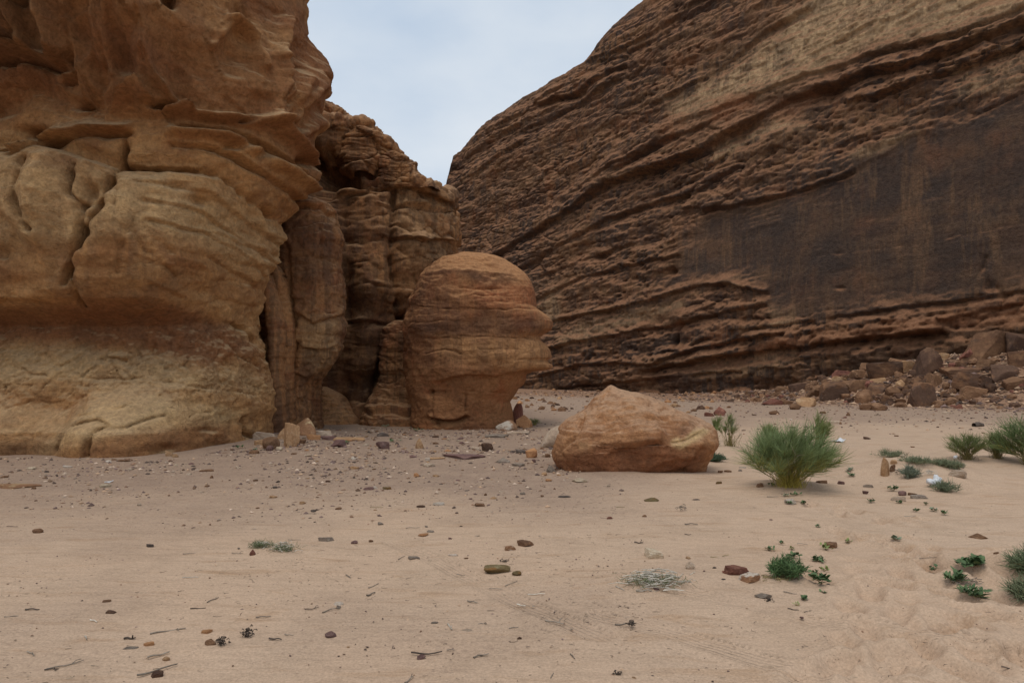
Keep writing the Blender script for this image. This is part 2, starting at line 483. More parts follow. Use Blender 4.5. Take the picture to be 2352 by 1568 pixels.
def ground_material():
    k = NT('desert sand', .95)
    g = k.n('ShaderNodeNewGeometry'); vec = g.outputs['Position']
    at = k.attr('masks'); sep = k.n('ShaderNodeSeparateColor'); k.l(at.outputs['Color'], sep.inputs['Color'])
    base = (.488, .342, .234)
    c = k.mix(k.ramp(k.noise(vec, .5, 5, .6, .5), (.35, 0.0), (.68, .85)), base, (.488, .332, .222))
    c = k.mix(k.ramp(k.noise(vec, 1.7, 5, .65, .8), (.48, 0.0), (.70, .7)), c, (.395, .272, .182))
    mp0 = k.n('ShaderNodeMapping'); mp0.inputs['Scale'].default_value = (.9, 4.0, 1); mp0.inputs['Rotation'].default_value = (0, 0, .25)
    k.l(vec, mp0.inputs['Vector'])
    c = k.mix(k.ramp(k.noise(mp0.outputs['Vector'], 1.3, 6, .65, .6), (.55, 0.0), (.70, .6)), c, (.345, .205, .112))
    # gravelly ground
    gn = k.noise(vec, 2.2, 6, .8)
    c = k.mix(k.math('MULTIPLY', sep.outputs['Red'], k.ramp(gn, (.30, .55), (.60, 1.0))), c, (.30, .205, .145))
    gv = k.n('ShaderNodeTexVoronoi'); gv.inputs['Scale'].default_value = 15; k.l(vec, gv.inputs['Vector'])
    gcol = k.ramp(gv.outputs['Color'], (.0, (.10, .07, .055)), (.5, (.26, .17, .12)), (1.0, (.42, .32, .24)))
    gsel = k.math('MULTIPLY', k.ramp(gv.outputs['Distance'], (.22, 1.0), (.34, 0.0)), k.math('MULTIPLY', sep.outputs['Red'], .8))
    c = k.mix(gsel, c, gcol)
    c = k.mix(k.math('MULTIPLY', sep.outputs['Blue'], .9), c, (.27, .15, .088))     # redder dust at the cliff's foot
    # grains
    gr = k.noise(vec, 60, 3, .7)
    c = k.mix(1.0, c, k.ramp(gr, (.30, .80), (.70, 1.18)), 'MULTIPLY')
    sp = k.n('ShaderNodeTexVoronoi'); sp.inputs['Scale'].default_value = 38; k.l(vec, sp.inputs['Vector'])
    spk = k.ramp(sp.outputs['Distance'], (.10, 1.0), (.17, 0.0))
    gate = k.ramp(k.noise(vec, 1.1, 5, .6), (.42, .15), (.62, 1.0))
    c = k.mix(k.math('MULTIPLY', spk, k.math('MULTIPLY', gate, .75)), c, (.13, .085, .06))
    # relief: grain, small ripples, tyre tread lines
    h1 = k.bump(k.noise(vec, 16, 4, .7), .018, .7)
    rp = k.n('ShaderNodeTexNoise'); rp.inputs['Scale'].default_value = 1.0; rp.inputs['Detail'].default_value = 4
    mp = k.n('ShaderNodeMapping'); mp.inputs['Scale'].default_value = (2.2, 9, 2); mp.inputs['Rotation'].default_value = (0, 0, .35)
    k.l(vec, mp.inputs['Vector']); k.l(mp.outputs['Vector'], rp.inputs['Vector'])
    h2 = k.bump(rp.outputs['Fac'], .05, .55, h1)
    lat = k.attr('track'); ls = k.n('ShaderNodeSeparateColor'); k.l(lat.outputs['Color'], ls.inputs['Color'])
    wv = k.math('SINE', k.math('MULTIPLY', ls.outputs['Red'], 2 * math.pi / .042))
    lug = k.math('SINE', k.math('MULTIPLY', ls.outputs['Green'], 2 * math.pi / .05))
    wv = k.math('ADD', wv, k.math('MULTIPLY', lug, .12))
    h3 = k.bump(k.math('MULTIPLY', wv, ls.outputs['Blue']), .0045, 1.0, h2)
    return k.done(c, h3)
M['ground'] = ground_material()

# ------------------------------------------------------------------ the ground
def axis(core0, core1, step, grow, lo, hi, cap=12.0):
    a = list(np.arange(core0, core1, step))
    s = step; v = a[-1]
    while v < hi:
        s = min(s * grow, cap); v += s; a.append(v)
    s = step; v = a[0]; pre = []
    while v > lo:
        s = min(s * (1 + (grow - 1) * 2), cap); v -= s; pre.append(v)
    return np.array(pre[::-1] + a)

TRACKS = [[(1380, 1412), (1438, 1426), (1530, 1448), (1643, 1479), (1760, 1514), (1907, 1552), (2000, 1580)],
          [(1540, 1358), (1578, 1364), (1731, 1388), (1877, 1426), (2010, 1447), (2195, 1477), (2350, 1504)],
          [(905, 1240), (987, 1274), (1090, 1326), (1186, 1376), (1376, 1458)]]
PRINTS = []
_r = random.Random(5)
# a trodden path runs from beyond the big shrub down to the lower right corner
PATH = [(1905, 1150), (1960, 1190), (2010, 1230), (2055, 1270), (2070, 1320), (2100, 1370), (2130, 1420), (2200, 1470), (2280, 1530)]
for q in range(len(PATH) - 1):
    for _ in range(9 if q > 2 else 7):
        t = _r.random()
        x = PATH[q][0] + t * (PATH[q + 1][0] - PATH[q][0]) + _r.gauss(0, 75 + 12 * q)
        y = PATH[q][1] + t * (PATH[q + 1][1] - PATH[q][1]) + _r.gauss(0, 14)
        PRINTS.append((x, y, _r.uniform(-.9, .9)))
for px, py in [(2040, 1517), (2085, 1525), (2247, 1500), (2260, 1520), (2340, 1512), (1935, 1470), (1925, 1520), (2100, 1480), (1990, 1455), (2160, 1440), (2230, 1400), (2190, 1540), (1860, 1545)]:
    PRINTS.append((px, py, _r.uniform(-1.2, 1.2)))

def build_ground():
    xs = axis(-3.6, 6.2, .030, 1.045, -420, 420)
    ys = axis(3.0, 8.4, .027, 1.026, -60, 520)
    X, Y = np.meshgrid(xs, ys, indexing='ij')
    Z = ground_z(X, Y)
    nearw = 1 - sstep(14, 26, np.hypot(X, Y))
    Z = Z + nearw * (.012 * fbm(X * 1.1, Y * 1.6, X * 0 + 2, 3) + .006 * pn(X * 5, Y * 7, X * 0 + 7))
    # soft wind-blown hollows on the loose sand, right foreground
    loose = sstep(.4, 2.2, X - .08 * Y) * (1 - sstep(11, 16, Y))
    Z = Z + loose * nearw * .020 * fbm(X * 1.6 + .8 * Y, Y * 2.6, X * 0 + 11, 2)
    TR = np.zeros(X.shape + (4,), np.float32); TR[..., 3] = 1
    for tr in TRACKS:
        pts = [_flat(*p) for p in tr]
        acc = 0.0
        best = np.full(X.shape, 9.0); lat = np.zeros(X.shape); alo = np.zeros(X.shape)
        bx = (X > min(p[0] for p in pts) - .3) & (X < max(p[0] for p in pts) + .3) & (Y > min(p[1] for p in pts) - .3) & (Y < max(p[1] for p in pts) + .3)
        xb, yb = X[bx], Y[bx]
        bb, lb, ab = best[bx], lat[bx], alo[bx]
        for (x0, y0), (x1, y1) in zip(pts[:-1], pts[1:]):
            L = math.hypot(x1 - x0, y1 - y0); ux, uy = (x1 - x0) / L, (y1 - y0) / L
            t = np.clip((xb - x0) * ux + (yb - y0) * uy, 0, L)
            d = np.hypot(xb - x0 - t * ux, yb - y0 - t * uy)
            sl = -(xb - x0) * uy + (yb - y0) * ux
            m = d < bb
            bb = np.where(m, d, bb); lb = np.where(m, sl, lb); ab = np.where(m, acc + t, ab)
            acc += L
        w = (1 - sstep(.09, .125, bb)) * np.clip(.55 + .9 * pn(xb * 1.3, yb * 1.3, xb * 0 + 31), 0, 1)
        t4 = TR[bx]
        on = w > t4[:, 2]
        t4[on, 0] = lb[on]; t4[on, 1] = ab[on]; t4[on, 2] = w[on]
        TR[bx] = t4
        zb = Z[bx]
        Z[bx] = zb - .012 * w + .009 * np.exp(-((bb - .13) / .03) ** 2)
    for px, py, a in PRINTS:
        if py > 1600: continue
        x0, y0 = _flat(px, py)
        m = (np.abs(X - x0) < .4) & (np.abs(Y - y0) < .4)
        if not m.any(): continue
        ca, sa = math.cos(a), math.sin(a)
        u = (X[m] - x0) * ca + (Y[m] - y0) * sa; v = -(X[m] - x0) * sa + (Y[m] - y0) * ca
        q = np.sqrt((u / .075) ** 2 + (v / .15) ** 2)
        dep = .052 + .016 * math.sin(px * 7.1)
        Z[m] = Z[m] - dep * np.exp(-(q ** 3) * .7) + dep * .35 * np.exp(-((q - 1.5) / .4) ** 2)
    V = np.stack([X, Y, Z], -1)
    me = mesh_np('ground', V.reshape(-1, 3), grid_faces(len(xs), len(ys)))
    s = (X - CA[0]) * CD[0] + (Y - CA[1]) * CD[1]
    dl = (X - CA[0]) * CN[0] + (Y - CA[1]) * CN[1]
    nz = pn(X * .35, Y * .35, X * 0 + 21) * 1.2 + pn(X * 1.2, Y * 1.2, X * 0 + 3) * .4
    grav = sstep(6.3, 10.8, Y + nz * 1.5 - .25 * np.maximum(X, 0)) * (1 - sstep(.8, 3.0, X + nz))
    grav = np.maximum(grav, .85 * sstep(20, 27, Y + nz * 3))
    grav = np.maximum(grav, .3 * sstep(-.1, .5, nz) * (1 - sstep(1, 3, X)))
    M4 = np.zeros(X.shape + (4,), np.float32); M4[..., 3] = 1
    M4[..., 0] = grav
    M4[..., 2] = (1 - sstep(5, 13, dl + nz)) * sstep(20, 30, Y)
    set_masks(me, M4.reshape(-1, 4))
    a = me.attributes.new('track', 'FLOAT_COLOR', 'POINT'); a.data.foreach_set('color', TR.reshape(-1))
    return tag(link('ground', me, M['ground']), 'open pale sandy desert ground between the cliffs', None, kind='structure')
build_ground()

# ------------------------------------------------------------------ right-hand cliff: one long wall, its layers rising to the right
def saw(h, f, ph, sharp=14):
    p = (h * f + ph) % 1.0
    return (1 - p) * (1 - np.exp(-p * sharp)) * 1.15

def build_right_cliff():
    s0 = np.linspace(-22, 49, 670)
    bend = np.clip(s0 - 44, 0, 99)
    base = CA[None] + CD[None] * s0[:, None] - CN[None] * (bend ** 2 * .03)[:, None]
    nz_ = 430
    tz = np.linspace(0, 1, nz_)
    SKY = [(900, 560), (1000, 470), (1024, 430), (1035, 395), (1040, 362), (1060, 345), (1100, 300), (1118, 282), (1160, 255), (1200, 228), (1250, 200), (1290, 176), (1340, 145), (1358, 128),
           (1372, 105), (1400, 70), (1440, 35), (1480, 0), (1540, -60), (1640, -150), (1800, -260), (2100, -420), (2600, -700), (3600, -1500)]
    sx_, sy_ = zip(*SKY)
    def setback(z): return .07 * z + .0030 * z ** 2
    ztop = np.full(len(s0), 24.0)
    lo = np.full(len(s0), 8.0); hi = np.full(len(s0), 75.0)
    for _ in range(26):
        mid = .5 * (lo + hi)
        P = np.concatenate([base - CN[None] * setback(mid)[:, None], mid[:, None]], 1)
        x, y, _zc = project(P)
        above = y < np.interp(x, sx_, sy_)
        hi = np.where(above, mid, hi); lo = np.where(above, lo, mid)
    ztop = np.minimum(.5 * (lo + hi), 48)
    extra = 26
    Zc = ztop[:, None] * tz[None] - .6 * (1 - tz[None]) ** 6
    off = -setback(np.maximum(Zc, 0))
    S = np.repeat(s0[:, None], nz_, 1)
    P = np.empty(S.shape + (3,))
    P[..., :2] = base[:, None] + CN[None, None] * off[..., None]
    P[..., 2] = Zc
    px, py, zc = project(P)
    ok = zc > 5
    h = Zc - .087 * S                                          # layer coordinate: layers climb to the right
    warp = .7 * fbm(S * .045, h * .16, S * 0 + 2.1, 3)
    hw = h + warp
    # masks traced from the photograph
    VARN = [(1540, 660), (1580, 548), (1622, 490), (1720, 472), (1860, 432), (1950, 398), (1965, 370), (2060, 340), (2112, 322), (2172, 293), (2264, 263), (2352, 212), (2600, 110), (2600, 640), (2352, 668), (2161, 693), (1986, 716), (1868, 731), (1790, 720), (1720, 640)]
    varn = poly_mask(px, py, VARN, 22)
    varn2 = .8 * poly_mask(px, py, [(1080, 600), (1180, 560), (1230, 560), (1240, 640), (1130, 620)], 14)
    varn3 = .7 * poly_mask(px, py, [(1420, 790), (1560, 770), (1560, 815), (1450, 830)], 12)
    varn4 = .6 * poly_mask(px, py, [(1560, 490), (1780, 400), (1960, 340), (1960, 390), (1620, 490)], 14)
    pale = np.maximum(poly_mask(px, py, [(1540, 240), (1680, 160), (1800, 60), (1880, -20), (2400, -60), (2400, 10), (2200, 75), (2010, 100), (1880, 165), (1700, 230), (1560, 265)], 22) * .95,
                      poly_mask(px, py, [(1760, 290), (1860, 285), (1720, 330), (1640, 375), (1640, 345)], 10) * .8)
    for poly, a in [([(1722, 478), (1790, 455), (1800, 520), (1725, 535)], .8), ([(1950, 350), (2110, 305), (2060, 338), (1960, 372)], .85),
                    ([(2190, 165), (2352, 110), (2352, 200), (2200, 225)], .55), ([(1280, 770), (1560, 690), (1580, 705), (1300, 800)], .45),
                    ([(1240, 690), (1290, 660), (1290, 740), (1250, 760)], .5), ([(1770, 705), (1830, 700), (1830, 745), (1775, 750)], .7), ([(1660, 640), (1770, 610), (1770, 640), (1680, 665)], .45),
                    ([(1600, 830), (1760, 800), (1830, 800), (1800, 850), (1600, 870)], .35)]:
        pale = np.maximum(pale, a * poly_mask(px, py, poly, 9))
    redm = np.zeros(px.shape, np.float32)
    for poly, a in [([(1640, 240), (1735, 215), (1735, 250), (1640, 280)], .8), ([(1900, 345), (1990, 330), (1940, 370)], .6), ([(2110, 330), (2160, 335), (2165, 395), (2130, 380)], .7),
                    ([(1965, 500), (2010, 495), (2010, 530), (1960, 540)], .8), ([(1590, 840), (1800, 775), (2352, 690), (2352, 750), (1960, 780), (1700, 815)], .6),
                    ([(1820, 640), (1870, 620), (1875, 655), (1830, 660)], .7)]:
        redm = np.maximum(redm, a * poly_mask(px, py, poly, 9))
    smooth = np.clip(varn + .45 * pale, 0, 1)
    # bedding ledges
    amp = np.clip(.45 + 1.7 * fbm(S * .09, h * .35, S * 0 + 9.2, 4), .0, 1.5) * (1 - .93 * smooth)
    d = amp * (.55 * saw(hw + .5 * fbm(S * .1, h * .3, S * 0 + 19, 3), .23, .1) + .30 * saw(hw + .25 * pn(S * .2, h, 1.0), .61, .33 + .2 * pn(S * .08, h * .1, 5.)) + .16 * saw(hw + .3 * pn(S * .35, h, 6.0), 1.45, .2 * pn(S * .2, h * .2, 8.)) + .07 * saw(hw + .2 * pn(S * .7, h, 2.0), 3.3, .3 * pn(S * .4, h * .3, 4.)))
    # big buttress relief, blocky joints, pits
    d = d * .48
    d = d + (1 - .8 * smooth) * (.7 * fbm(S * .07, h * .10, S * 0 + 14, 3) + .35 * fbm(S * .33, h * .5, S * 0 + 3, 4) + .10 * fbm(S * 1.0, h * 1.9, S * 0 + 8, 4) + .05 * fbm(S * 2.6, h * 4.2, S * 0 + 28, 3))
    f1, f2, cid = worley(S * .33 + .5 * pn(S * .2, h * .2, 2.), hw * .8 + .4 * pn(S * .3, h * .3, 7.))
    blk = (1 - .9 * smooth) * sstep(-.1, .25, fbm(S * .08, h * .12, S * 0 + 33, 2))
    d = d + blk * (.38 * (cid - .5) - .22 * np.exp(-((f2 - f1) / .06) ** 2))
    f1, f2, cid = worley(S * .7 + .4 * pn(S * .4, h * .4, 3.), hw * 2.1 + .4 * pn(S * .5, h * .5, 9.))
    d = d + (1 - .9 * varn) * (.20 * (cid - .5) - .10 * np.exp(-((f2 - f1) / .07) ** 2))
    d = d + pale * (.10 * saw(hw + .15 * pn(S * .3, h, 3.0), 1.1, .1) + .06 * saw(hw + .1 * pn(S * .6, h, 5.0), 2.6, .4))
    f1, f2, cid = worley(S * 1.3, hw * 2.6)
    pit = (cid > .72) & (fbm(S * .12, h * .3, S * 0 + 44, 3) > .02)
    d = d - (1 - smooth) * (1 - pale) * pit * .36 * np.exp(-(f1 / .26) ** 2)
    # runnels: vertical fluting below ledges
    d = d + (1 - smooth) * .08 * ridged(S * 1.6, Zc * .12, S * 0 + 1, 3)
    ST = [
        ('ledge', [(1180, 625), (1290, 560), (1400, 500), (1510, 462), (1600, 440), (1700, 380)], 16, 12, .5, .6),
        ('ledge', [(1040, 640), (1130, 590), (1290, 495), (1400, 420), (1510, 388), (1600, 352), (1665, 315), (1730, 278), (1810, 228), (1920, 196), (1990, 165), (2100, 145), (2170, 122), (2240, 92), (2352, 50)], 26, 26, 1.3, 1.3),
        ('ledge', [(1730, 222), (1845, 176), (1950, 148), (2010, 125), (2200, 80), (2352, 20)], 14, 12, .6, .7),
        ('ledge', [(1560, 285), (1640, 255), (1735, 222)], 8, 10, .3, .4),
        ('ledge', [(1945, 235), (2010, 222), (2120, 185), (2352, 100)], 16, 20, .8, .9),
        
        ('ledge', [(1620, 485), (1740, 462), (1860, 432), (1960, 395)], 18, 6, .7, .5),
        
        
        ('ledge', [(1600, 790), (1665, 764), (1782, 748), (1870, 734), (1990, 716), (2161, 694), (2352, 669)], 30, 9, .1, .75),
        ('ledge', [(1480, 850), (1560, 835), (1670, 815), (1760, 802), (1840, 795), (1970, 775), (2070, 768), (2160, 757)], 26, 24, .9, 1.2),
        ('ledge', [(1240, 862), (1330, 838), (1420, 832), (1500, 838), (1560, 815), (1680, 785), (1800, 765)], 22, 14, .6, .7),
        ('ledge', [(1255, 800), (1400, 772), (1560, 742), (1680, 715), (1760, 700)], 18, 12, .7, .8),
        ('ledge', [(1250, 740), (1380, 715), (1500, 690), (1600, 655), (1680, 652), (1760, 670)], 14, 10, .6, .6),
        ('ledge', [(1230, 690), (1330, 640), (1480, 600), (1560, 585)], 14, 12, .5, .6),
        ('ledge', [(1230, 640), (1350, 590), (1450, 560)], 12, 10, .4, .5),
        ('ledge', [(1280, 890), (1500, 868), (1700, 850)], 12, 8, .4, .5),
        ('ledge', [(1340, 148), (1440, 110), (1530, 60), (1600, 10), (1640, -20)], 26, 16, .9, .7),
        ('ledge', [(1358, 145), (1440, 128), (1450, 118), (1510, 90), (1580, 40), (1660, -10)], 10, 14, .4, .6),
        ('ledge', [(1245, 240), (1330, 215), (1400, 165), (1440, 152)], 22, 12, 1.0, .9),
        ('ledge', [(1210, 300), (1260, 275), (1330, 240), (1420, 180)], 18, 10, .6, .6),
        ('ledge', [(1120, 300), (1200, 265), (1260, 220), (1300, 195)], 14, 10, .5, .5),
        ('ledge', [(1050, 380), (1120, 330), (1200, 290)], 14, 10, .5, .6),
        ('ledge', [(1030, 440), (1100, 395), (1200, 330)], 14, 10, .5, .5),
        ('ledge', [(1500, 240), (1600, 190), (1700, 120), (1760, 70), (1860, 20)], 18, 14, .6, .6),
        ('ledge', [(1420, 390), (1520, 330), (1620, 290)], 14, 10, .5, .5),
        ('ledge', [(1340, 430), (1400, 390), (1500, 340), (1540, 300)], 12, 10, .4, .5),
        ('crack', [(1440, 118), (1450, 128), (1400, 170)], 4, .5),
        ('crack', [(1550, 800), (1560, 760), (1572, 740)], 4, .5),
        ('crack', [(1540, 818), (1552, 808), (1556, 775)], 4, .6),
        ('crack', [(1900, 195), (1905, 235)], 3, .5), ('crack', [(2070, 150), (2085, 190)], 3, .5),
        ('crack', [(2265, 590), (2250, 630), (2275, 650), (2300, 670)], 6, .5), 
        ('crack', [(1980, 506), (2040, 500), (2120, 470)], 2, .10), ('crack', [(1860, 590), (2100, 560), (2352, 510)], 2.0, .12),
        ('crack', [(1890, 628), (2060, 600), (2230, 575)], 1.6, .08),
        
        ('dent', (1375, 590), 14, 8, 1.2), ('dent', (1548, 625), 8, 8, 1.2), ('dent', (1290, 840), 12, 7, 1.0), ('dent', (1450, 800), 10, 4, .6), ('dent', (1390, 802), 12, 4, .6),
        ('dent', (1980, 782), 12, 12, .7), ('dent', (2010, 785), 12, 10, .7), ('dent', (2118, 772), 16, 7, .7), ('dent', (2090, 775), 6, 6, .6),
        ('dent', (1710, 785), 26, 10, .7), ('dent', (1690, 792), 10, 12, .5), ('dent', (1930, 660), 10, 3, .4), ('dent', (2270, 660), 9, 14, .5),
        ('ledge', [(2160, 735), (2260, 712), (2345, 695)], 10, 6, .5, .5),
    ]
    # the band under the varnished wall is a ramp of red slabs
    d = d + (.5 - .44 * varn) * (1 - .5 * pale) * flake(fbm(S * .16, h * .42, S * 0 + 101, 5), 6) + .22 * (1 - .9 * varn) * flake(fbm(S * .6, h * 1.3, S * 0 + 103, 4), 4)
    d = d + .62 * carve(np.zeros_like(d), px, py, ok, ST)
    slab = poly_mask(px, py, [(1560, 830), (1800, 768), (2400, 690), (2400, 750), (2000, 775), (1700, 818)], 10)
    d = d + slab * .12 * saw(hw, 1.9, .3 * pn(S * .1, h * .1, 2.))
    # undercut at the very foot
    d = d - .5 * np.exp(-((Zc - .3 - .012 * S) / .8) ** 2)
    topfade = 1 - .75 * sstep(.93, 1.0, tz)[None]
    d = d * topfade
    P[..., :2] += CN[None, None] * d[..., None]
    # skyline roughness: knobs and steps along the brow
    lip = sstep(.90, 1.0, tz)[None]
    P[..., 2] += lip * (.22 * fbm(S * .5, S * 0 + 4.4, S * 0, 4) + .12 * ridged(S * .9, S * 0 + 1.1, S * 0, 3))
    # plateau behind the brow
    back = np.linspace(0, 1, extra + 1)[1:] ** 2
    top = P[:, -1]
    Q = np.empty((len(s0), extra, 3))
    Q[..., :2] = top[:, None, :2] - CN[None, None] * (back * 40)[None, :, None]
    Q[..., 2] = top[:, None, 2] - .8 * back[None]
    P = np.concatenate([P, Q], 1)
    nv = nz_ + extra
    M4 = np.zeros((len(s0), nv, 4), np.float32)
    M4[:, :nz_, 0] = np.clip(np.maximum.reduce([varn * np.clip(.82 + .5 * fbm(S * .25, h * .5, S * 0 + 95, 4), .35, 1), varn2, varn3, varn4 * (1 - pale)]) + .45 * sstep(.05, .4, fbm(S * .07, h * .22, S * 0 + 61, 4)) * (1 - pale) , 0, 1)
    M4[:, :nz_, 1] = pale * np.clip(.95 + .8 * fbm(S * .3, h * 1.2, S * 0 + 71, 4), .2, 1) * (1 - .95 * varn)
    M4[:, :nz_, 2] = redm
    M4[:, :nz_, 3] = np.clip(.65 + 1.1 * fbm(S * .1, h * .25, S * 0 + 81, 3), .05, 1) * (1 - .7 * (redm > .4)) * (1 - .45 * pale)
    me = mesh_np('layered_cliff', P.reshape(-1, 3), grid_faces(len(s0), nv))
    set_masks(me, M4.reshape(-1, 4))
    return tag(link('layered_cliff', me, M['right']), 'long dark brown layered cliff filling the right, with smooth varnished wall and pale bands', 'cliff')
build_right_cliff()

# ------------------------------------------------------------------ left-hand cliff: undercut wall with a bulging overhang
def chaikin(p, n=3):
    p = np.array(p, float)
    for _ in range(n):
        a = p[:-1] * .75 + p[1:] * .25; b = p[:-1] * .25 + p[1:] * .75
        p = np.concatenate([p[:1], np.stack([a, b], 1).reshape(-1, p.shape[1]), p[-1:]])
    return p

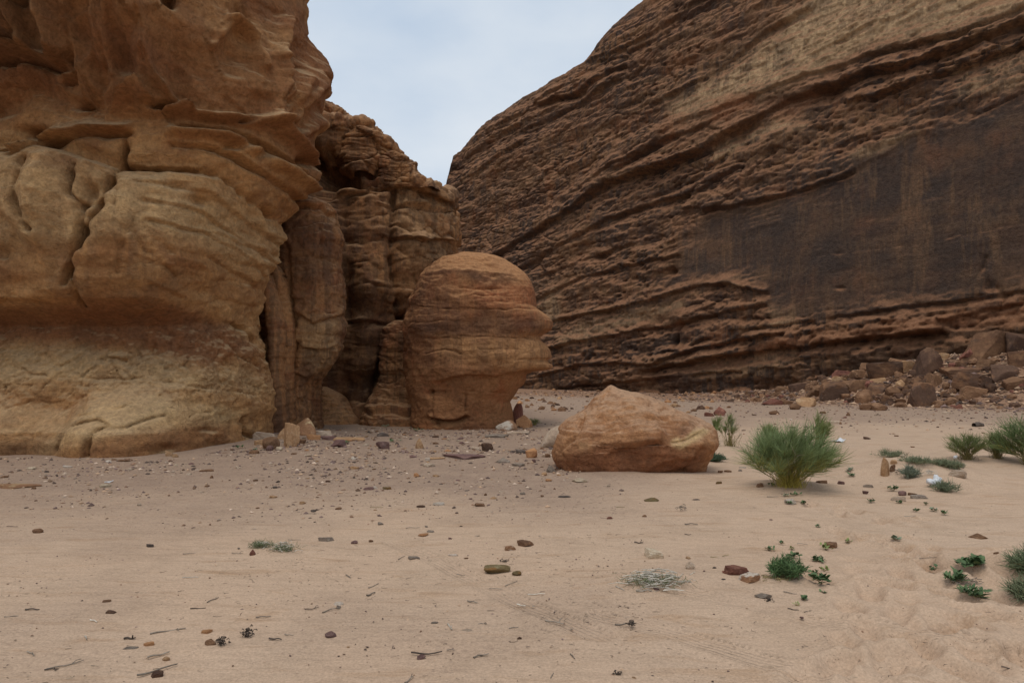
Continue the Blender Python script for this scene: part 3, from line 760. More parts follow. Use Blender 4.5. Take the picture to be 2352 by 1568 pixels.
def build_left_cliff():
    path = chaikin([(-34, 17.0), (-24, 15.7), (-15, 15.2), (-10, 15.1), (-8.2, 15.25), (-7.1, 16.1), (-6.45, 17.4), (-6.45, 18.6), (-7.6, 20.4), (-11, 23.5), (-20, 29)])
    L = np.concatenate([[0], np.cumsum(np.hypot(*np.diff(path, axis=0).T))])
    # sample densely where the photograph looks, thinly beyond
    i0 = np.argmin(np.abs(path[:, 0] + 12.5) + 100 * (path[:, 1] > 17))
    la = L[i0]; lb = L[np.argmin(np.abs(path[:, 0] + 8.6) + 100 * (path[:, 1] < 19))]
    u = np.concatenate([np.linspace(0, la, 50)[:-1], np.linspace(la, lb, 380)[:-1], np.linspace(lb, L[-1], 30)])
    B = np.stack([np.interp(u, L, path[:, 0]), np.interp(u, L, path[:, 1])], 1)
    T = np.gradient(B, axis=0); T /= np.linalg.norm(T, axis=1, keepdims=True)
    N = np.stack([T[:, 1], -T[:, 0]], 1)
    for _ in range(12): N[1:-1] = (N[:-2] + 2 * N[1:-1] + N[2:]) / 4
    N /= np.linalg.norm(N, axis=1, keepdims=True)
    z = np.concatenate([np.linspace(-.35, 10.9, 390), np.linspace(10.9, 15, 30)[1:]])
    U, Zc = np.meshgrid(u, z, indexing='ij')
    P = np.empty(U.shape + (3,)); P[..., :2] = B[:, None]; P[..., 2] = Zc
    px, py, zc = project(P)
    side = sstep(-8.6, -6.7, B[:, 0])[:, None] * np.ones_like(Zc)
    side = np.where((B[:, 1] > 18.6)[:, None], 1.0, side)
    ok = (N[:, 1] < .45)[:, None] & (zc > 2) & (np.ones_like(Zc) > 0)
    # front profile read off the shading; the layers arch down to the right
    arch = np.interp(px, [-400, 0, 120, 300, 390, 480, 560, 640, 760], [20, -20, -60, 0, 0, 18, 55, 118, 170])
    arch = arch * (1 - sstep(520, 680, py)) * sstep(40, 200, py)
    ye = py - arch
    yk = [-500, 0, 60, 120, 180, 250, 290, 330, 370, 388, 402, 414, 440, 480, 560, 650, 690, 712, 730, 745, 800, 860, 900, 950, 985, 1010, 1060, 1100]
    ok_ = [1.5, 1.95, 1.85, 1.65, 1.32, .78, .38, .55, .52, .36, .30, .78, 1.0, 1.14, 1.18, .88, .56, .12, -.34, -.62, -.46, -.05, .22, .82, 1.22, 1.32, 1.26, 1.2]
    front = np.interp(ye, yk, ok_)
    # right-hand silhouette, photograph x at each y, turned into metres at 18 m
    sil = [(-300, 690), (0, 695), (60, 693), (90, 703), (120, 715), (160, 725), (200, 735), (235, 733), (252, 720), (300, 712), (380, 710), (415, 705), (440, 690), (480, 665), (530, 640), (600, 636), (640, 617), (690, 604), (715, 598), (740, 585), (765, 592), (800, 608), (850, 622), (900, 635), (940, 641), (975, 640), (1000, 640)]
    ysl, xsl = zip(*sil)
    sd = (np.interp(py, ysl, xsl) - 621) / FPX * 18.2
    prof = front * (1 - side) + sd * side
    d = np.zeros_like(Zc)
    low = sstep(860, 940, py)
    # base: smooth whaleback at right, hollow at left
    d += low * (1 - side) * np.interp(px, [-500, 0, 60, 130, 190, 250, 330, 450, 540, 600], [.2, -.05, .0, -.34, -.24, .28, .36, .20, .0, -.2])
    ST = [
        ('crack', [(303, 330), (300, 362), (293, 406), (271, 502), (238, 571), (216, 608), (209, 638), (207, 704)], 6, .34),
        ('crack', [(293, 406), (300, 500), (318, 560)], 4, .12),
        ('crack', [(123, 395), (121, 491), (150, 549)], 6, .22), ('crack', [(218, 405), (222, 470), (245, 500)], 5, .22), ('crack', [(245, 500), (238, 571)], 7, .25),
        ('dent', (255, 470), 14, 40, .22), ('ridge', [(170, 400), (160, 500)], 28, .18), ('ridge', [(245, 405), (255, 440)], 16, .12),
        ('dent', (20, 540), 34, 26, .28), ('dent', (70, 600), 30, 16, .14), ('dent', (25, 470), 20, 10, .2),
        ('ridge', [(10, 400), (80, 470), (150, 560)], 20, .14),
        ('ledge', [(90, 378), (130, 340), (220, 322), (310, 318)], 16, 9, .22, .25),
        ('ledge', [(0, 372), (60, 362), (95, 372)], 10, 8, .14, .2),
        ('ledge', [(305, 405), (395, 405), (475, 420), (550, 478), (637, 528)], 10, 9, .0, .0),
        ('ledge', [(300, 392), (390, 396), (440, 402)], 8, 5, .08, .2),
        ('ridge', [(392, 322), (476, 330), (550, 380), (640, 432), (640, 490)], 11, .22),
        ('ridge', [(381, 278), (458, 293), (513, 300), (550, 300), (600, 345), (637, 381), (645, 469)], 9, .26),
        ('dent', (505, 300), 12, 6, .35), ('dent', (500, 352), 26, 9, .22), ('dent', (540, 372), 14, 9, .25), ('dent', (372, 270), 22, 6, .32),
        ('dent', (620, 375), 14, 9, .35), ('dent', (672, 400), 14, 16, .35), ('dent', (680, 135), 20, 12, .35), ('dent', (640, 85), 8, 10, .25), ('dent', (600, 165), 8, 8, .18),
        # flutes of the overhang
        ('ridge', [(352, 60), (350, 150), (358, 200), (368, 222), (400, 270), (412, 284)], 7, .22), ('crack', [(345, 130), (352, 190), (360, 215)], 4, .15),
        ('ridge', [(310, 40), (300, 150), (298, 220)], 8, .16), ('ridge', [(283, 60), (290, 110), (283, 190)], 7, .16), ('crack', [(375, 40), (380, 75)], 8, .3),
        ('ridge', [(480, 85), (520, 120), (530, 180)], 9, .16), ('ridge', [(450, 150), (480, 90), (520, 110)], 7, .12),
        ('ridge', [(585, 60), (570, 120), (556, 150)], 9, .2), ('ridge', [(565, 160), (560, 230), (540, 290)], 10, .22), ('crack', [(566, 160), (563, 220), (545, 275)], 4, .18),
        ('ridge', [(600, 190), (580, 250), (550, 300)], 9, .16), ('ridge', [(640, 120), (620, 200), (580, 290)], 10, .18), ('ridge', [(690, 150), (640, 260), (600, 320)], 10, .18),
        ('dent', (470, 180), 34, 40, .22), ('dent', (400, 180), 26, 50, .20), ('dent', (325, 190), 16, 36, .20), ('dent', (245, 130), 18, 60, .26), ('dent', (610, 130), 16, 30, .2), ('dent', (510, 60), 20, 26, .2),
        ('dent', (385, 58), 9, 24, .5),
        # ledges top left
        ('ledge', [(-60, 52), (60, 48), (140, 46), (220, 40), (275, 34)], 14, 16, .35, .75), ('dent', (70, 66), 18, 16, .5), ('dent', (150, 62), 30, 13, .6), ('dent', (110, 72), 8, 14, .2),
        ('ridge', [(48, 60), (55, 90)], 5, .35), ('ridge', [(92, 60), (97, 92)], 5, .35), ('ridge', [(120, 58), (122, 88)], 5, .35),
        ('ledge', [(60, 110), (130, 105), (205, 76)], 8, 8, .3, .3), ('ledge', [(20, 200), (60, 178), (130, 168), (185, 188), (225, 172)], 12, 12, .35, .45),
        ('dent', (105, 155), 24, 9, .5), ('ridge', [(150, 105), (148, 165)], 6, .25), ('ridge', [(208, 80), (205, 180)], 9, .25), ('ridge', [(255, 30), (235, 60)], 16, .3),
        ('ledge', [(195, 212), (225, 205)], 8, 8, .3, .3), ('dent', (225, 262), 18, 8, .25), ('dent', (115, 320), 26, 10, .35), ('dent', (292, 32), 14, 8, .6),
        ('dent', (100, 215), 60, 20, .12), ('dent', (20, 270), 40, 22, .16),
        # bulge
        ('ledge', [(330, 600), (385, 622), (395, 640)], 12, 8, .05, .1), ('crack', [(330, 555), (345, 590), (395, 640)], 4, .1),
        ('ledge', [(355, 660), (400, 678), (412, 684)], 10, 6, .05, .12), ('ledge', [(0, 700), (70, 690), (140, 700)], 10, 6, .08, .16),
        ('crack', [(350, 470), (340, 520), (352, 560), (390, 590)], 6, .10), ('dent', (200, 600), 22, 30, .08), ('crack', [(190, 660), (207, 630)], 5, .15),
        ('crack', [(300, 640), (318, 560), (340, 500)], 4, .08), ('dent', (438, 470), 16, 16, .12), ('dent', (400, 445), 26, 9, .12),
        # curved bedding on the right of the bulge, and the rolls above it
        ('ledge', [(330, 436), (450, 452), (545, 508), (632, 562)], 16, 7, .07, .17), ('ledge', [(345, 478), (450, 496), (545, 546), (626, 604)], 14, 6, .06, .17), ('ledge', [(355, 522), (460, 540), (560, 588), (616, 632)], 14, 6, .05, .17),
        ('ledge', [(470, 590), (560, 628), (600, 655)], 12, 6, .04, .16), ('ledge', [(392, 346), (470, 356), (545, 404), (638, 458)], 12, 8, .10, .22), ('ledge', [(405, 303), (500, 322), (585, 372), (640, 412)], 10, 8, .10, .22),
        ('crack', [(300, 400), (395, 400), (475, 414), (550, 470), (637, 520)], 7, .16),
        # under wall and shelf
        ('crack', [(30, 865), (80, 860), (220, 870), (348, 870), (400, 880), (476, 892), (560, 903), (620, 908)], 2.4, .08),
        ('ledge', [(160, 812), (150, 822), (130, 838)], 8, 4, .06, .1), ('ledge', [(235, 818), (262, 818), (278, 824)], 14, 5, .14, .16), ('crack', [(278, 824), (275, 845), (290, 858)], 3, .1),
        ('crack', [(358, 775), (352, 800), (345, 810)], 3, .06), ('crack', [(380, 780), (383, 810)], 3, .06), ('crack', [(345, 812), (380, 845), (430, 840), (440, 825)], 3, .08),
        ('crack', [(520, 790), (512, 810), (500, 830), (540, 850)], 3, .09), ('crack', [(545, 790), (560, 820), (600, 840)], 3, .12), ('crack', [(570, 740), (600, 760), (615, 800)], 5, .15),
        ('crack', [(222, 972), (270, 957), (298, 970), (322, 970), (340, 962), (372, 950)], 2.6, .12), ('ledge', [(270, 957), (298, 970), (330, 971)], 6, 5, .03, .1),
        ('crack', [(296, 972), (272, 985), (268, 1030)], 4, .14), ('crack', [(225, 950), (255, 948), (262, 942)], 2, .06), ('crack', [(290, 938), (320, 925)], 3, .06),
        ('crack', [(190, 1045), (205, 1010), (208, 990)], 6, .12), ('crack', [(420, 955), (440, 945), (470, 944)], 2, .07), ('crack', [(555, 960), (560, 995), (580, 1012)], 5, .14),
        ('crack', [(108, 1020), (112, 1048)], 3, .07), ('dent', (370, 1020), 18, 10, .1), ('dent', (460, 985), 20, 5, .07),
        ('crack', [(170, 945), (200, 915), (230, 895)], 5, .07), ('crack', [(0, 895), (40, 880), (60, 872)], 3, .07),
    ]
    S_, h = U, Zc
    up = (1 - sstep(250, 330, ye))                        # honeycombed upper part
    mid = sstep(395, 420, ye) * (1 - sstep(690, 730, py))
    under = sstep(720, 760, py) * (1 - sstep(900, 960, py))
    f1, f2, cid = worley(U * 1.0 + .4 * pn(U * .5, Zc * .5, 1.), Zc * .42 + .3 * pn(U * .5, Zc * .5, 6.))
    ups = up * (1 - .8 * side)
    d += ups * (.34 * np.exp(-((f2 - f1) / .26) ** 2) + .34 * (cid - .5) - .12)
    f1, f2, cid = worley(U * 2.3 + .3 * pn(U, Zc, 1.), Zc * .9 + .3 * pn(U, Zc, 6.))
    d += ups * (.13 * np.exp(-((f2 - f1) / .24) ** 2) + .10 * (cid - .5))
    d += .22 * fbm(U * .22, Zc * .3, U * 0 + 3, 3) + .10 * fbm(U * .8, Zc * 1.0, U * 0 + 7, 4) + .035 * fbm(U * 2.6, Zc * 2.8, U * 0 + 1, 4)
    edge = side * (1 - sstep(560, 700, py) * (1 - sstep(760, 800, py)) * .5)
    d += (.10 + .14 * under - .05 * low) * flake(fbm(U * .7 + 3, Zc * 1.0, U * 0 + 77, 5), 7) * (1 - .6 * up) + (.035 + .09 * under - .01 * low) * flake(fbm(U * 2.2, Zc * 2.9, U * 0 + 79, 4), 4)
    d += edge * (-.10 + .14 * fbm(U * 1.7, Zc * 2.6, U * 0 + 9, 4) + .05 * saw(Zc + .2 * pn(U, Zc, 2.), 1.3, .2))
    # bedding that follows the arch on the bulge
    hb = -ye / 58.0
    d += mid * sstep(330, 520, px) * .17 * saw(hb + .45 * fbm(U * .6, Zc * .6, U * 0 + 5, 3), 1.0, 0, 8) * np.clip(.5 + 1.2 * fbm(U * .5, Zc * .8, U * 0 + 6, 2), 0, 1.2)
    f1, f2, cid = worley(U * .8 + .5 * fbm(U, Zc, U * 0 + 22, 3), hb * .9 + .5 * fbm(U, Zc, U * 0 + 24, 3))
    d += mid * (.06 * (cid - .5) - .02 * np.exp(-((f2 - f1) / .05) ** 2) + .16 * (f1 - .4))
    # flaking skin on the under wall
    f1, f2, cid = worley(U * 1.5 + .6 * fbm(U * 1.3, Zc * 1.3, U * 0 + 2, 3), Zc * 1.6 + .6 * fbm(U * 1.3, Zc * 1.3, U * 0 + 4, 3))
    d += under * (.12 * (cid - .5) - .05 * np.exp(-((f2 - f1) / .05) ** 2)) * np.clip(.4 + 1.4 * fbm(U * .5, Zc * .5, U * 0 + 12, 2), 0, 1)
    big = [s for s in ST if s[0] in ('ridge', 'dent') or (s[0] == 'ledge' and s[5] > .18) or (s[0] == 'crack' and s[3] > .13)]
    sm = [s for s in ST if s not in big]
    d += 1.8 * carve(np.zeros_like(d), px, py, ok, big) + .9 * carve(np.zeros_like(d), px, py, ok, sm)
    tot = prof + d
    P[..., :2] += N[:, None] * tot[..., None]
    M4 = np.zeros(U.shape + (4,), np.float32)
    grey = poly_mask(px, py, [(-200, 990), (0, 1000), (120, 1000), (190, 995), (250, 935), (270, 920), (240, 960), (190, 1050), (60, 1060), (-200, 1060)], 12) * .45
    dk = poly_mask(px, py, [(-80, -20), (240, -30), (200, 20), (140, 40), (-80, 42)], 8) * .8
    dk = np.maximum(dk, poly_mask(px, py, [(440, 740), (540, 735), (560, 755), (470, 765)], 14) * .3)
    dk = np.maximum(dk, .45 * poly_mask(px, py, [(-100, 0), (220, 0), (240, 110), (200, 200), (60, 190), (-100, 260)], 30))
    M4[..., 0] = np.maximum(dk, grey)
    pal = .55 * poly_mask(px, py, [(-100, 370), (90, 380), (130, 400), (290, 410), (310, 410), (400, 415), (520, 470), (640, 540), (640, 610), (560, 620), (420, 560), (300, 560), (120, 600), (-100, 560)], 30)
    pal = np.maximum(pal, .6 * poly_mask(px, py, [(-200, 790), (160, 780), (400, 830), (560, 850), (630, 900), (500, 905), (200, 880), (-200, 900)], 22))
    pal = np.maximum(pal, .75 * poly_mask(px, py, [(240, 935), (330, 910), (480, 920), (560, 960), (480, 975), (300, 985), (170, 1030), (200, 960)], 14))
    M4[..., 1] = pal * np.clip(.8 + .5 * fbm(U * .9, Zc * .9, U * 0 + 51, 3), .2, 1)
    red = .95 * poly_mask(px, py, [(-200, 730), (250, 700), (420, 705), (560, 745), (600, 800), (480, 840), (300, 790), (-200, 780)], 16)  # reddish band, its colour deepened for the shade beneath the overhang
    red = np.maximum(red, (.45 + .5 * sstep(-.2, .3, fbm(U * .5, Zc * .8, U * 0 + 55, 3))) * up)  # browner upper stone, also darkened in colour to imitate shade on the overhang
    red = np.maximum(red, .5 * poly_mask(px, py, [(300, 985), (520, 975), (560, 1010), (420, 1040), (250, 1050), (275, 1000)], 14))
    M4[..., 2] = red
    M4[..., 3] = np.clip(.55 + .9 * fbm(U * .3, Zc * .2, U * 0 + 57, 3), 0, 1)
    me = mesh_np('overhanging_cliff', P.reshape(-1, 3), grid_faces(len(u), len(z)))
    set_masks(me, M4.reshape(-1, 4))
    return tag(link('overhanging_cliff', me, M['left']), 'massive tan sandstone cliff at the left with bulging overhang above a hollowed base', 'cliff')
build_left_cliff()

# ------------------------------------------------------------------ free-standing rock bodies, lofted slice by slice
def loft(name, Yc, rows, bf, bb, mat, label, cat, nth=220, nz=200, expo=2.3, disp=None, strokes=(), masks=None, zlow=-.3, cyc=None, smooth_rows=1, point=None):
    """rows: (photo y, left x, right x) from top to bottom at distance Yc; bf / bb: front and back half depth in metres (number or {y: m})"""
    rows = sorted(rows)
    ys = np.array([r[0] for r in rows], float)
    pts = [at_depth(r[1], r[0], Yc) for r in rows]; pts2 = [at_depth(r[2], r[0], Yc) for r in rows]
    zr = np.array([p[2] for p in pts]); xl = np.array([p[0] for p in pts]); xr = np.array([p[0] for p in pts2])
    ztop = zr[0]
    z = np.linspace(zlow, ztop, nz)
    # rows close over the crown
    XL = np.interp(z, zr[::-1], xl[::-1]); XR = np.interp(z, zr[::-1], xr[::-1])
    yy = np.interp(z, zr[::-1], ys[::-1])
    for _ in range(smooth_rows):
        XL[1:-1] = (XL[:-2] + 2 * XL[1:-1] + XL[2:]) / 4; XR[1:-1] = (XR[:-2] + 2 * XR[1:-1] + XR[2:]) / 4
    def dep(v):
        if isinstance(v, dict):
            kk = sorted(v); return np.interp(yy, kk, [v[q] for q in kk])
        return np.full(nz, float(v))
    BF, BB = dep(bf), dep(bb)
    a = (XR - XL) / 2; cx = (XR + XL) / 2
    th = np.linspace(0, 2 * math.pi, nth, endpoint=False) + .001
    c, s = np.cos(th), np.sin(th)
    e = 2.0 / expo
    cc = np.sign(c) * np.abs(c) ** e; ss = np.sign(s) * np.abs(s) ** e
    if point: cc = np.where(c > 0, np.abs(c) ** 1.15, cc)
    Xg = cx[None] + a[None] * cc[:, None]
    if point:                                   # the face: only the right-hand profile carries the detail
        XS = XR.copy()
        kz = max(3, int(nz * point * .8)); ker = np.hanning(kz * 2 + 1); ker /= ker.sum()
        XS = np.convolve(np.pad(XS, kz, 'edge'), ker, 'valid')
        XS[-kz:] = XS[-kz:] + (XR[-kz:] - XS[-kz:]) * np.linspace(0, 1, kz) ** .6
        a2 = (XS - XL) / 2; c2 = (XS + XL) / 2
        wth = np.exp(-(np.minimum(th, 2 * math.pi - th) / .80) ** 2)
        Xg = c2[None] + a2[None] * cc[:, None] + 1.75 * (XR - XS)[None] * wth[:, None]
    Yg = Yc + np.where(s[:, None] < 0, -BF[None], BB[None]) * np.abs(ss)[:, None]
    if cyc is not None: Yg = Yg + np.interp(yy, sorted(cyc), [cyc[q] for q in sorted(cyc)])[None]
    P = np.stack([Xg, Yg, np.repeat(z[None], nth, 0)], -1)
    Pw = np.concatenate([P[-1:], P, P[:1]], 0)
    N = grid_normals(Pw)[1:-1]
    px, py, zc = project(P)
    ok = N[..., 1] < .15
    d = disp(P[..., 0], P[..., 1], P[..., 2], px, py) if disp else np.zeros(px.shape)
    d = carve(d, px, py, ok, strokes)
    taper = np.clip((ztop - z) / .30, 0, 1)[None] ** .7
    if point: d = d * (1 - .8 * wth[:, None]) - .05
    P = P + N * (d * taper)[..., None]
    top = P[:, -1].mean(0); top[2] += .02
    V = np.concatenate([P.reshape(-1, 3), top[None]])
    F = grid_faces(nth, nz, wrap=True)
    me = bpy.data.meshes.new(name)
    tri = np.array([[i * nz + nz - 1, ((i + 1) % nth) * nz + nz - 1, nth * nz, nth * nz] for i in range(nth)])
    fl = [tuple(f) for f in F.tolist()] + [tuple(t[:3]) for t in tri.tolist()]
    me.from_pydata(V.tolist(), [], fl)
    me.polygons.foreach_set('use_smooth', np.full(len(fl), True))
    M4 = np.zeros((nth, nz, 4), np.float32); M4[..., 3] = .7
    if masks: masks(M4, P[..., 0], P[..., 1], P[..., 2], px, py)
    set_masks(me, np.concatenate([M4.reshape(-1, 4), M4[0, -1:][:]]))
    me.update()
    return tag(link(name, me, mat), label, cat)

def rockdisp(big=.25, mid=.12, fine=.05, st=.06, sf=2.2, seed=0, flute=.0, blk=.0, flk=.0, fac=.0, facf=1.1):
    def f(x, y, z, px, py):
        hw = z + .25 * fbm(x * .5, y * .5, z * .5 + seed, 3)
        d = big * fbm(x * .45 + seed, y * .45, z * .45, 3) + mid * fbm(x * 1.4, y * 1.4 + seed, z * 1.4, 4) + fine * fbm(x * 5, y * 5, z * 5 + seed, 4)
        d = d + st * saw(hw, sf, .3 * pn(x, y, z + seed)) * np.clip(.6 + 1.2 * fbm(x * .6, y * .6, z * .9 + seed, 2), .05, 1.4)
        d = d + st * .5 * saw(hw, sf * 2.7, .3 * pn(x * 2, y * 2, z * 2 + seed))
        if blk:
            hb = x + .7 * y + .3 * pn(x, y, z + seed)
            for fr, am in ((.8, 1.0), (1.9, .5)):
                f1, f2, cid = worley(hb * fr, (hw + .2 * pn(x * 1.3, y * 1.3, z * 1.3)) * fr * 1.5 + seed)
                d = d + am * blk * ((cid - .5) - .5 * np.exp(-((f2 - f1) / .07) ** 2))
        if fac:
            f1, f2, cid = worley(x * facf + .45 * y * facf + .25 * pn(x, y, z) + seed, z * facf * 1.3 - .4 * y * facf)
            d = d + fac * (f1 - .5)
        if flk: d = d + flk * (flake(fbm(x * .55 + seed, y * .55, z * .9, 4), 7) + .5 * flake(fbm(x * 1.7 + seed, y * 1.7, z * 2.6, 4), 5))
        if flute: d = d + flute * ridged(x * 1.6 + seed, y * 1.6, z * .18, 3)
        return d
    return f

# dark tower behind, with stepped crown
def mid_masks(M4, x, y, z, px, py):
    v = .5 * poly_mask(px, py, [(700, 330), (790, 300), (900, 390), (900, 430), (800, 440), (780, 560), (790, 640), (860, 640), (930, 800), (870, 980), (700, 1000)], 26)
    v = np.maximum(v, .45 * sstep(.0, .35, fbm(x * .5, y * .5, z * .25 + 4, 4)))
    M4[..., 0] = v * .85
    M4[..., 2] = .8 * poly_mask(px, py, [(840, 390), (870, 395), (872, 420), (845, 420)], 5)
    M4[..., 1] = .35 * poly_mask(px, py, [(890, 380), (1030, 450), (1030, 600), (930, 600), (900, 520)], 30)
_ta = rockdisp(.34, .12, .05, .012, 1.5, 2.0, .12, .14, .14, .5, .55); _tb = rockdisp(.30, .20, .10, .03, 1.7, 2.0, .10, .22, .15)
def tower_disp(x, y, z, px, py):
    w = 1 - sstep(540, 620, py + 40 * pn(x, y, z))
    return _ta(x, y, z, px, py) * (1 - w) + _tb(x, y, z, px, py) * w
tower = loft('stepped_rock_tower', 27.5,
     [(258, 600, 768), (265, 600, 780), (285, 600, 800), (300, 600, 810), (316, 600, 822), (322, 600, 870), (330, 600, 888), (345, 600, 898), (360, 600, 893), (366, 600, 905), (372, 600, 930), (385, 600, 945), (400, 600, 952), (415, 540, 958), (428, 540, 975), (434, 540, 1005), (445, 540, 1028), (460, 540, 1040), (475, 540, 1042), (490, 540, 1033), (505, 540, 1032), (520, 540, 1044), (545, 540, 1043), (560, 540, 1036), (590, 540, 1028), (620, 540, 1018), (660, 540, 1012), (720, 540, 1005), (900, 540, 1000), (990, 540, 1005)],
     {250: 1.6, 320: 2.2, 330: 3.0, 380: 2.9, 400: 1.9, 430: 2.4, 470: 3.0, 600: 3.2, 760: 3.2, 850: 2.9, 930: 3.1, 990: 3.5}, 5.0, M['mid'],
     'dark brown rock tower with stepped jagged crown behind the head-shaped rock', 'rock tower', nth=270, nz=270, expo=3.2,
     disp=tower_disp, masks=mid_masks,
     strokes=[('ledge', [(735, 360), (790, 380), (830, 415), (880, 420), (900, 395)], 18, 14, .3, 1.1), ('dent', (780, 405), 40, 22, 1.2), ('dent', (855, 405), 16, 16, .6), ('dent', (745, 430), 20, 40, .9),
              ('ledge', [(790, 450), (850, 432), (930, 425), (1030, 460)], 12, 9, .3, .4), ('ledge', [(870, 470), (950, 470), (1030, 490)], 8, 6, .25, .3), ('ledge', [(880, 545), (960, 550), (1035, 545)], 8, 8, .3, .3),
              ('crack', [(905, 440), (900, 520), (893, 600), (900, 650), (912, 700)], 6, .55), ('crack', [(1000, 620), (975, 650), (950, 690), (925, 740), (895, 790), (865, 860)], 8, .9), ('crack', [(865, 860), (850, 920), (848, 960)], 7, .4),
              ('crack', [(790, 470), (800, 640), (795, 800), (785, 960)], 12, .3), ('ridge', [(840, 600), (845, 760), (850, 850)], 36, .45), ('dent', (850, 880), 40, 22, .35), ('crack', [(905, 700), (925, 740)], 6, .4),
              ('ridge', [(960, 560), (955, 640), (930, 690)], 34, .35), ('ledge', [(780, 740), (840, 735), (900, 745)], 10, 8, .15, .25), ('crack', [(830, 620), (840, 655), (900, 665)], 3, .2)])

for nm, Yq, rws, bfq in [
    ('crown_block', 26.2, [(256, 735, 772), (262, 725, 780), (275, 718, 792), (290, 712, 803), (305, 712, 812), (320, 716, 815), (335, 722, 800)], .9),
    ('crown_block', 25.6, [(312, 838, 852), (318, 815, 872), (324, 800, 886), (333, 788, 896), (345, 780, 898), (358, 775, 893), (372, 778, 890), (388, 790, 884), (402, 810, 872), (412, 830, 860)], 1.1),
    ('crown_block', 25.6, [(366, 900, 924), (372, 888, 938), (384, 880, 948), (400, 876, 955), (415, 872, 962), (432, 872, 985), (445, 880, 1010)], 1.0)]:
    o = loft(nm, Yq, rws, bfq, 1.4, M['mid'], None, None, nth=110, nz=80, expo=2.9, zlow=at_depth(rws[-1][1], rws[-1][0], Yq)[2] - .02,
             disp=rockdisp(.12, .16, .10, .06, 2.0, 40.0 + Yq, .1, .22), masks=lambda M4, x, y, z, px, py: M4[..., 0].__iadd__(.4 * sstep(-.1, .3, fbm(x, y, z, 3))))
    o.parent = tower

# buttress between the tower and the head
loft('rounded_rock_buttress', 24.2,
     [(738, 908, 935), (748, 898, 950), (765, 890, 960), (790, 880, 965), (820, 874, 966), (845, 876, 965), (862, 880, 968), (880, 874, 975), (900, 864, 985), (930, 850, 996), (950, 842, 1004), (975, 834, 1010), (1000, 828, 1015)],
     {730: .5, 800: .8, 860: .6, 930: .9, 950: 1.5, 1000: 1.9}, 1.6, M['mid'], 'small rounded rock buttress wedged between the tower and the head-shaped rock', 'rock buttress', nth=150, nz=150, expo=2.4,
     disp=rockdisp(.14, .10, .05, .035, 2.2, 5.0, .05, .06, .14), strokes=[('ledge', [(850, 948), (900, 942), (960, 950)], 8, 8, .15, .2), ('crack', [(900, 780), (940, 800)], 2, .08), ('crack', [(905, 860), (915, 930)], 3, .1)])

# columns at the right foot of the left cliff
loft('bulging_rock_column', 20.4,
     [(458, 695, 722), (464, 682, 738), (472, 672, 752), (482, 665, 757), (500, 655, 762), (520, 648, 768), (545, 644, 779), (580, 640, 777), (605, 640, 770), (630, 642, 768), (655, 648, 780), (675, 652, 782), (700, 662, 773), (725, 668, 772), (755, 674, 776), (790, 674, 768), (815, 670, 757), (840, 664, 744), (860, 658, 725), (885, 652, 706), (920, 648, 698), (960, 646, 702), (990, 644, 708)],
     {450: .4, 480: .7, 560: .95, 680: .9, 760: .8, 850: .55, 900: .45, 990: .5}, 1.3, M['mid'], 'tall bulging rock column tapering to its foot beside the overhanging cliff', 'rock column', nth=170, nz=220, expo=2.3,
     disp=rockdisp(.14, .10, .05, .04, 2.0, 8.0, .06, .06, .14),
     strokes=[('ledge', [(680, 475), (735, 472), (760, 492)], 6, 8, .15, .25), ('ledge', [(690, 722), (720, 738), (745, 730), (770, 722)], 16, 7, .14, .25), ('ledge', [(690, 795), (730, 800), (762, 790)], 8, 6, .1, .15), ('ledge', [(690, 790), (680, 770)], 5, 5, .1, .1),
              ('crack', [(660, 560), (665, 680), (680, 740), (672, 820)], 5, .2), ('crack', [(735, 520), (740, 640)], 3, .1), ('ledge', [(660, 855), (700, 862)], 5, 4, .06, .1)],
     masks=lambda M4, x, y, z, px, py: (M4[..., 1].__iadd__(.6 * poly_mask(px, py, [(690, 730), (770, 730), (770, 800), (740, 850), (690, 830)], 14)), M4[..., 0].__iadd__(.5 * poly_mask(px, py, [(640, 480), (740, 500), (720, 720), (640, 700)], 22))))
loft('knobbly_rock_column', 21.4,
     [(655, 764, 778), (668, 758, 783), (690, 750, 782), (720, 748, 776), (750, 742, 779), (790, 738, 776), (815, 728, 770), (835, 716, 760), (855, 706, 745), (880, 702, 733), (920, 702, 730), (965, 698, 734), (990, 694, 740)],
     .5, .7, M['mid'], 'short knobbly rock column standing behind the bulging column', 'rock column', nth=100, nz=150, disp=rockdisp(.1, .08, .04, .07, 2.4, 12.0), strokes=[('ledge', [(715, 832), (760, 826)], 6, 5, .1, .15)])
loft('thin_rock_column', 19.6,
     [(610, 622, 640), (625, 624, 650), (660, 630, 660), (700, 640, 668), (740, 648, 676), (790, 653, 678), (830, 652, 673), (870, 646, 668), (920, 640, 668), (960, 636, 672), (990, 632, 676)],
     .35, .6, M['mid'], 'thin rock column squeezed between the overhanging cliff and the bulging column', 'rock column', nth=90, nz=150, disp=rockdisp(.08, .06, .03, .05, 2.4, 15.0), strokes=[('crack', [(650, 690), (675, 695)], 2, .08)])
loft('slender_rock_rib', 18.9,
     [(630, 604, 618), (660, 606, 626), (700, 610, 640), (740, 618, 648), (790, 622, 648), (825, 625, 642), (860, 622, 642), (900, 618, 648), (950, 612, 652), (995, 606, 656)],
     .3, .7, M['mid'], 'slender dark rock rib hugging the edge of the overhanging cliff', 'rock rib', nth=90, nz=140, disp=rockdisp(.07, .05, .03, .05, 2.4, 18.0), strokes=[('crack', [(620, 745), (648, 750)], 2, .08)])
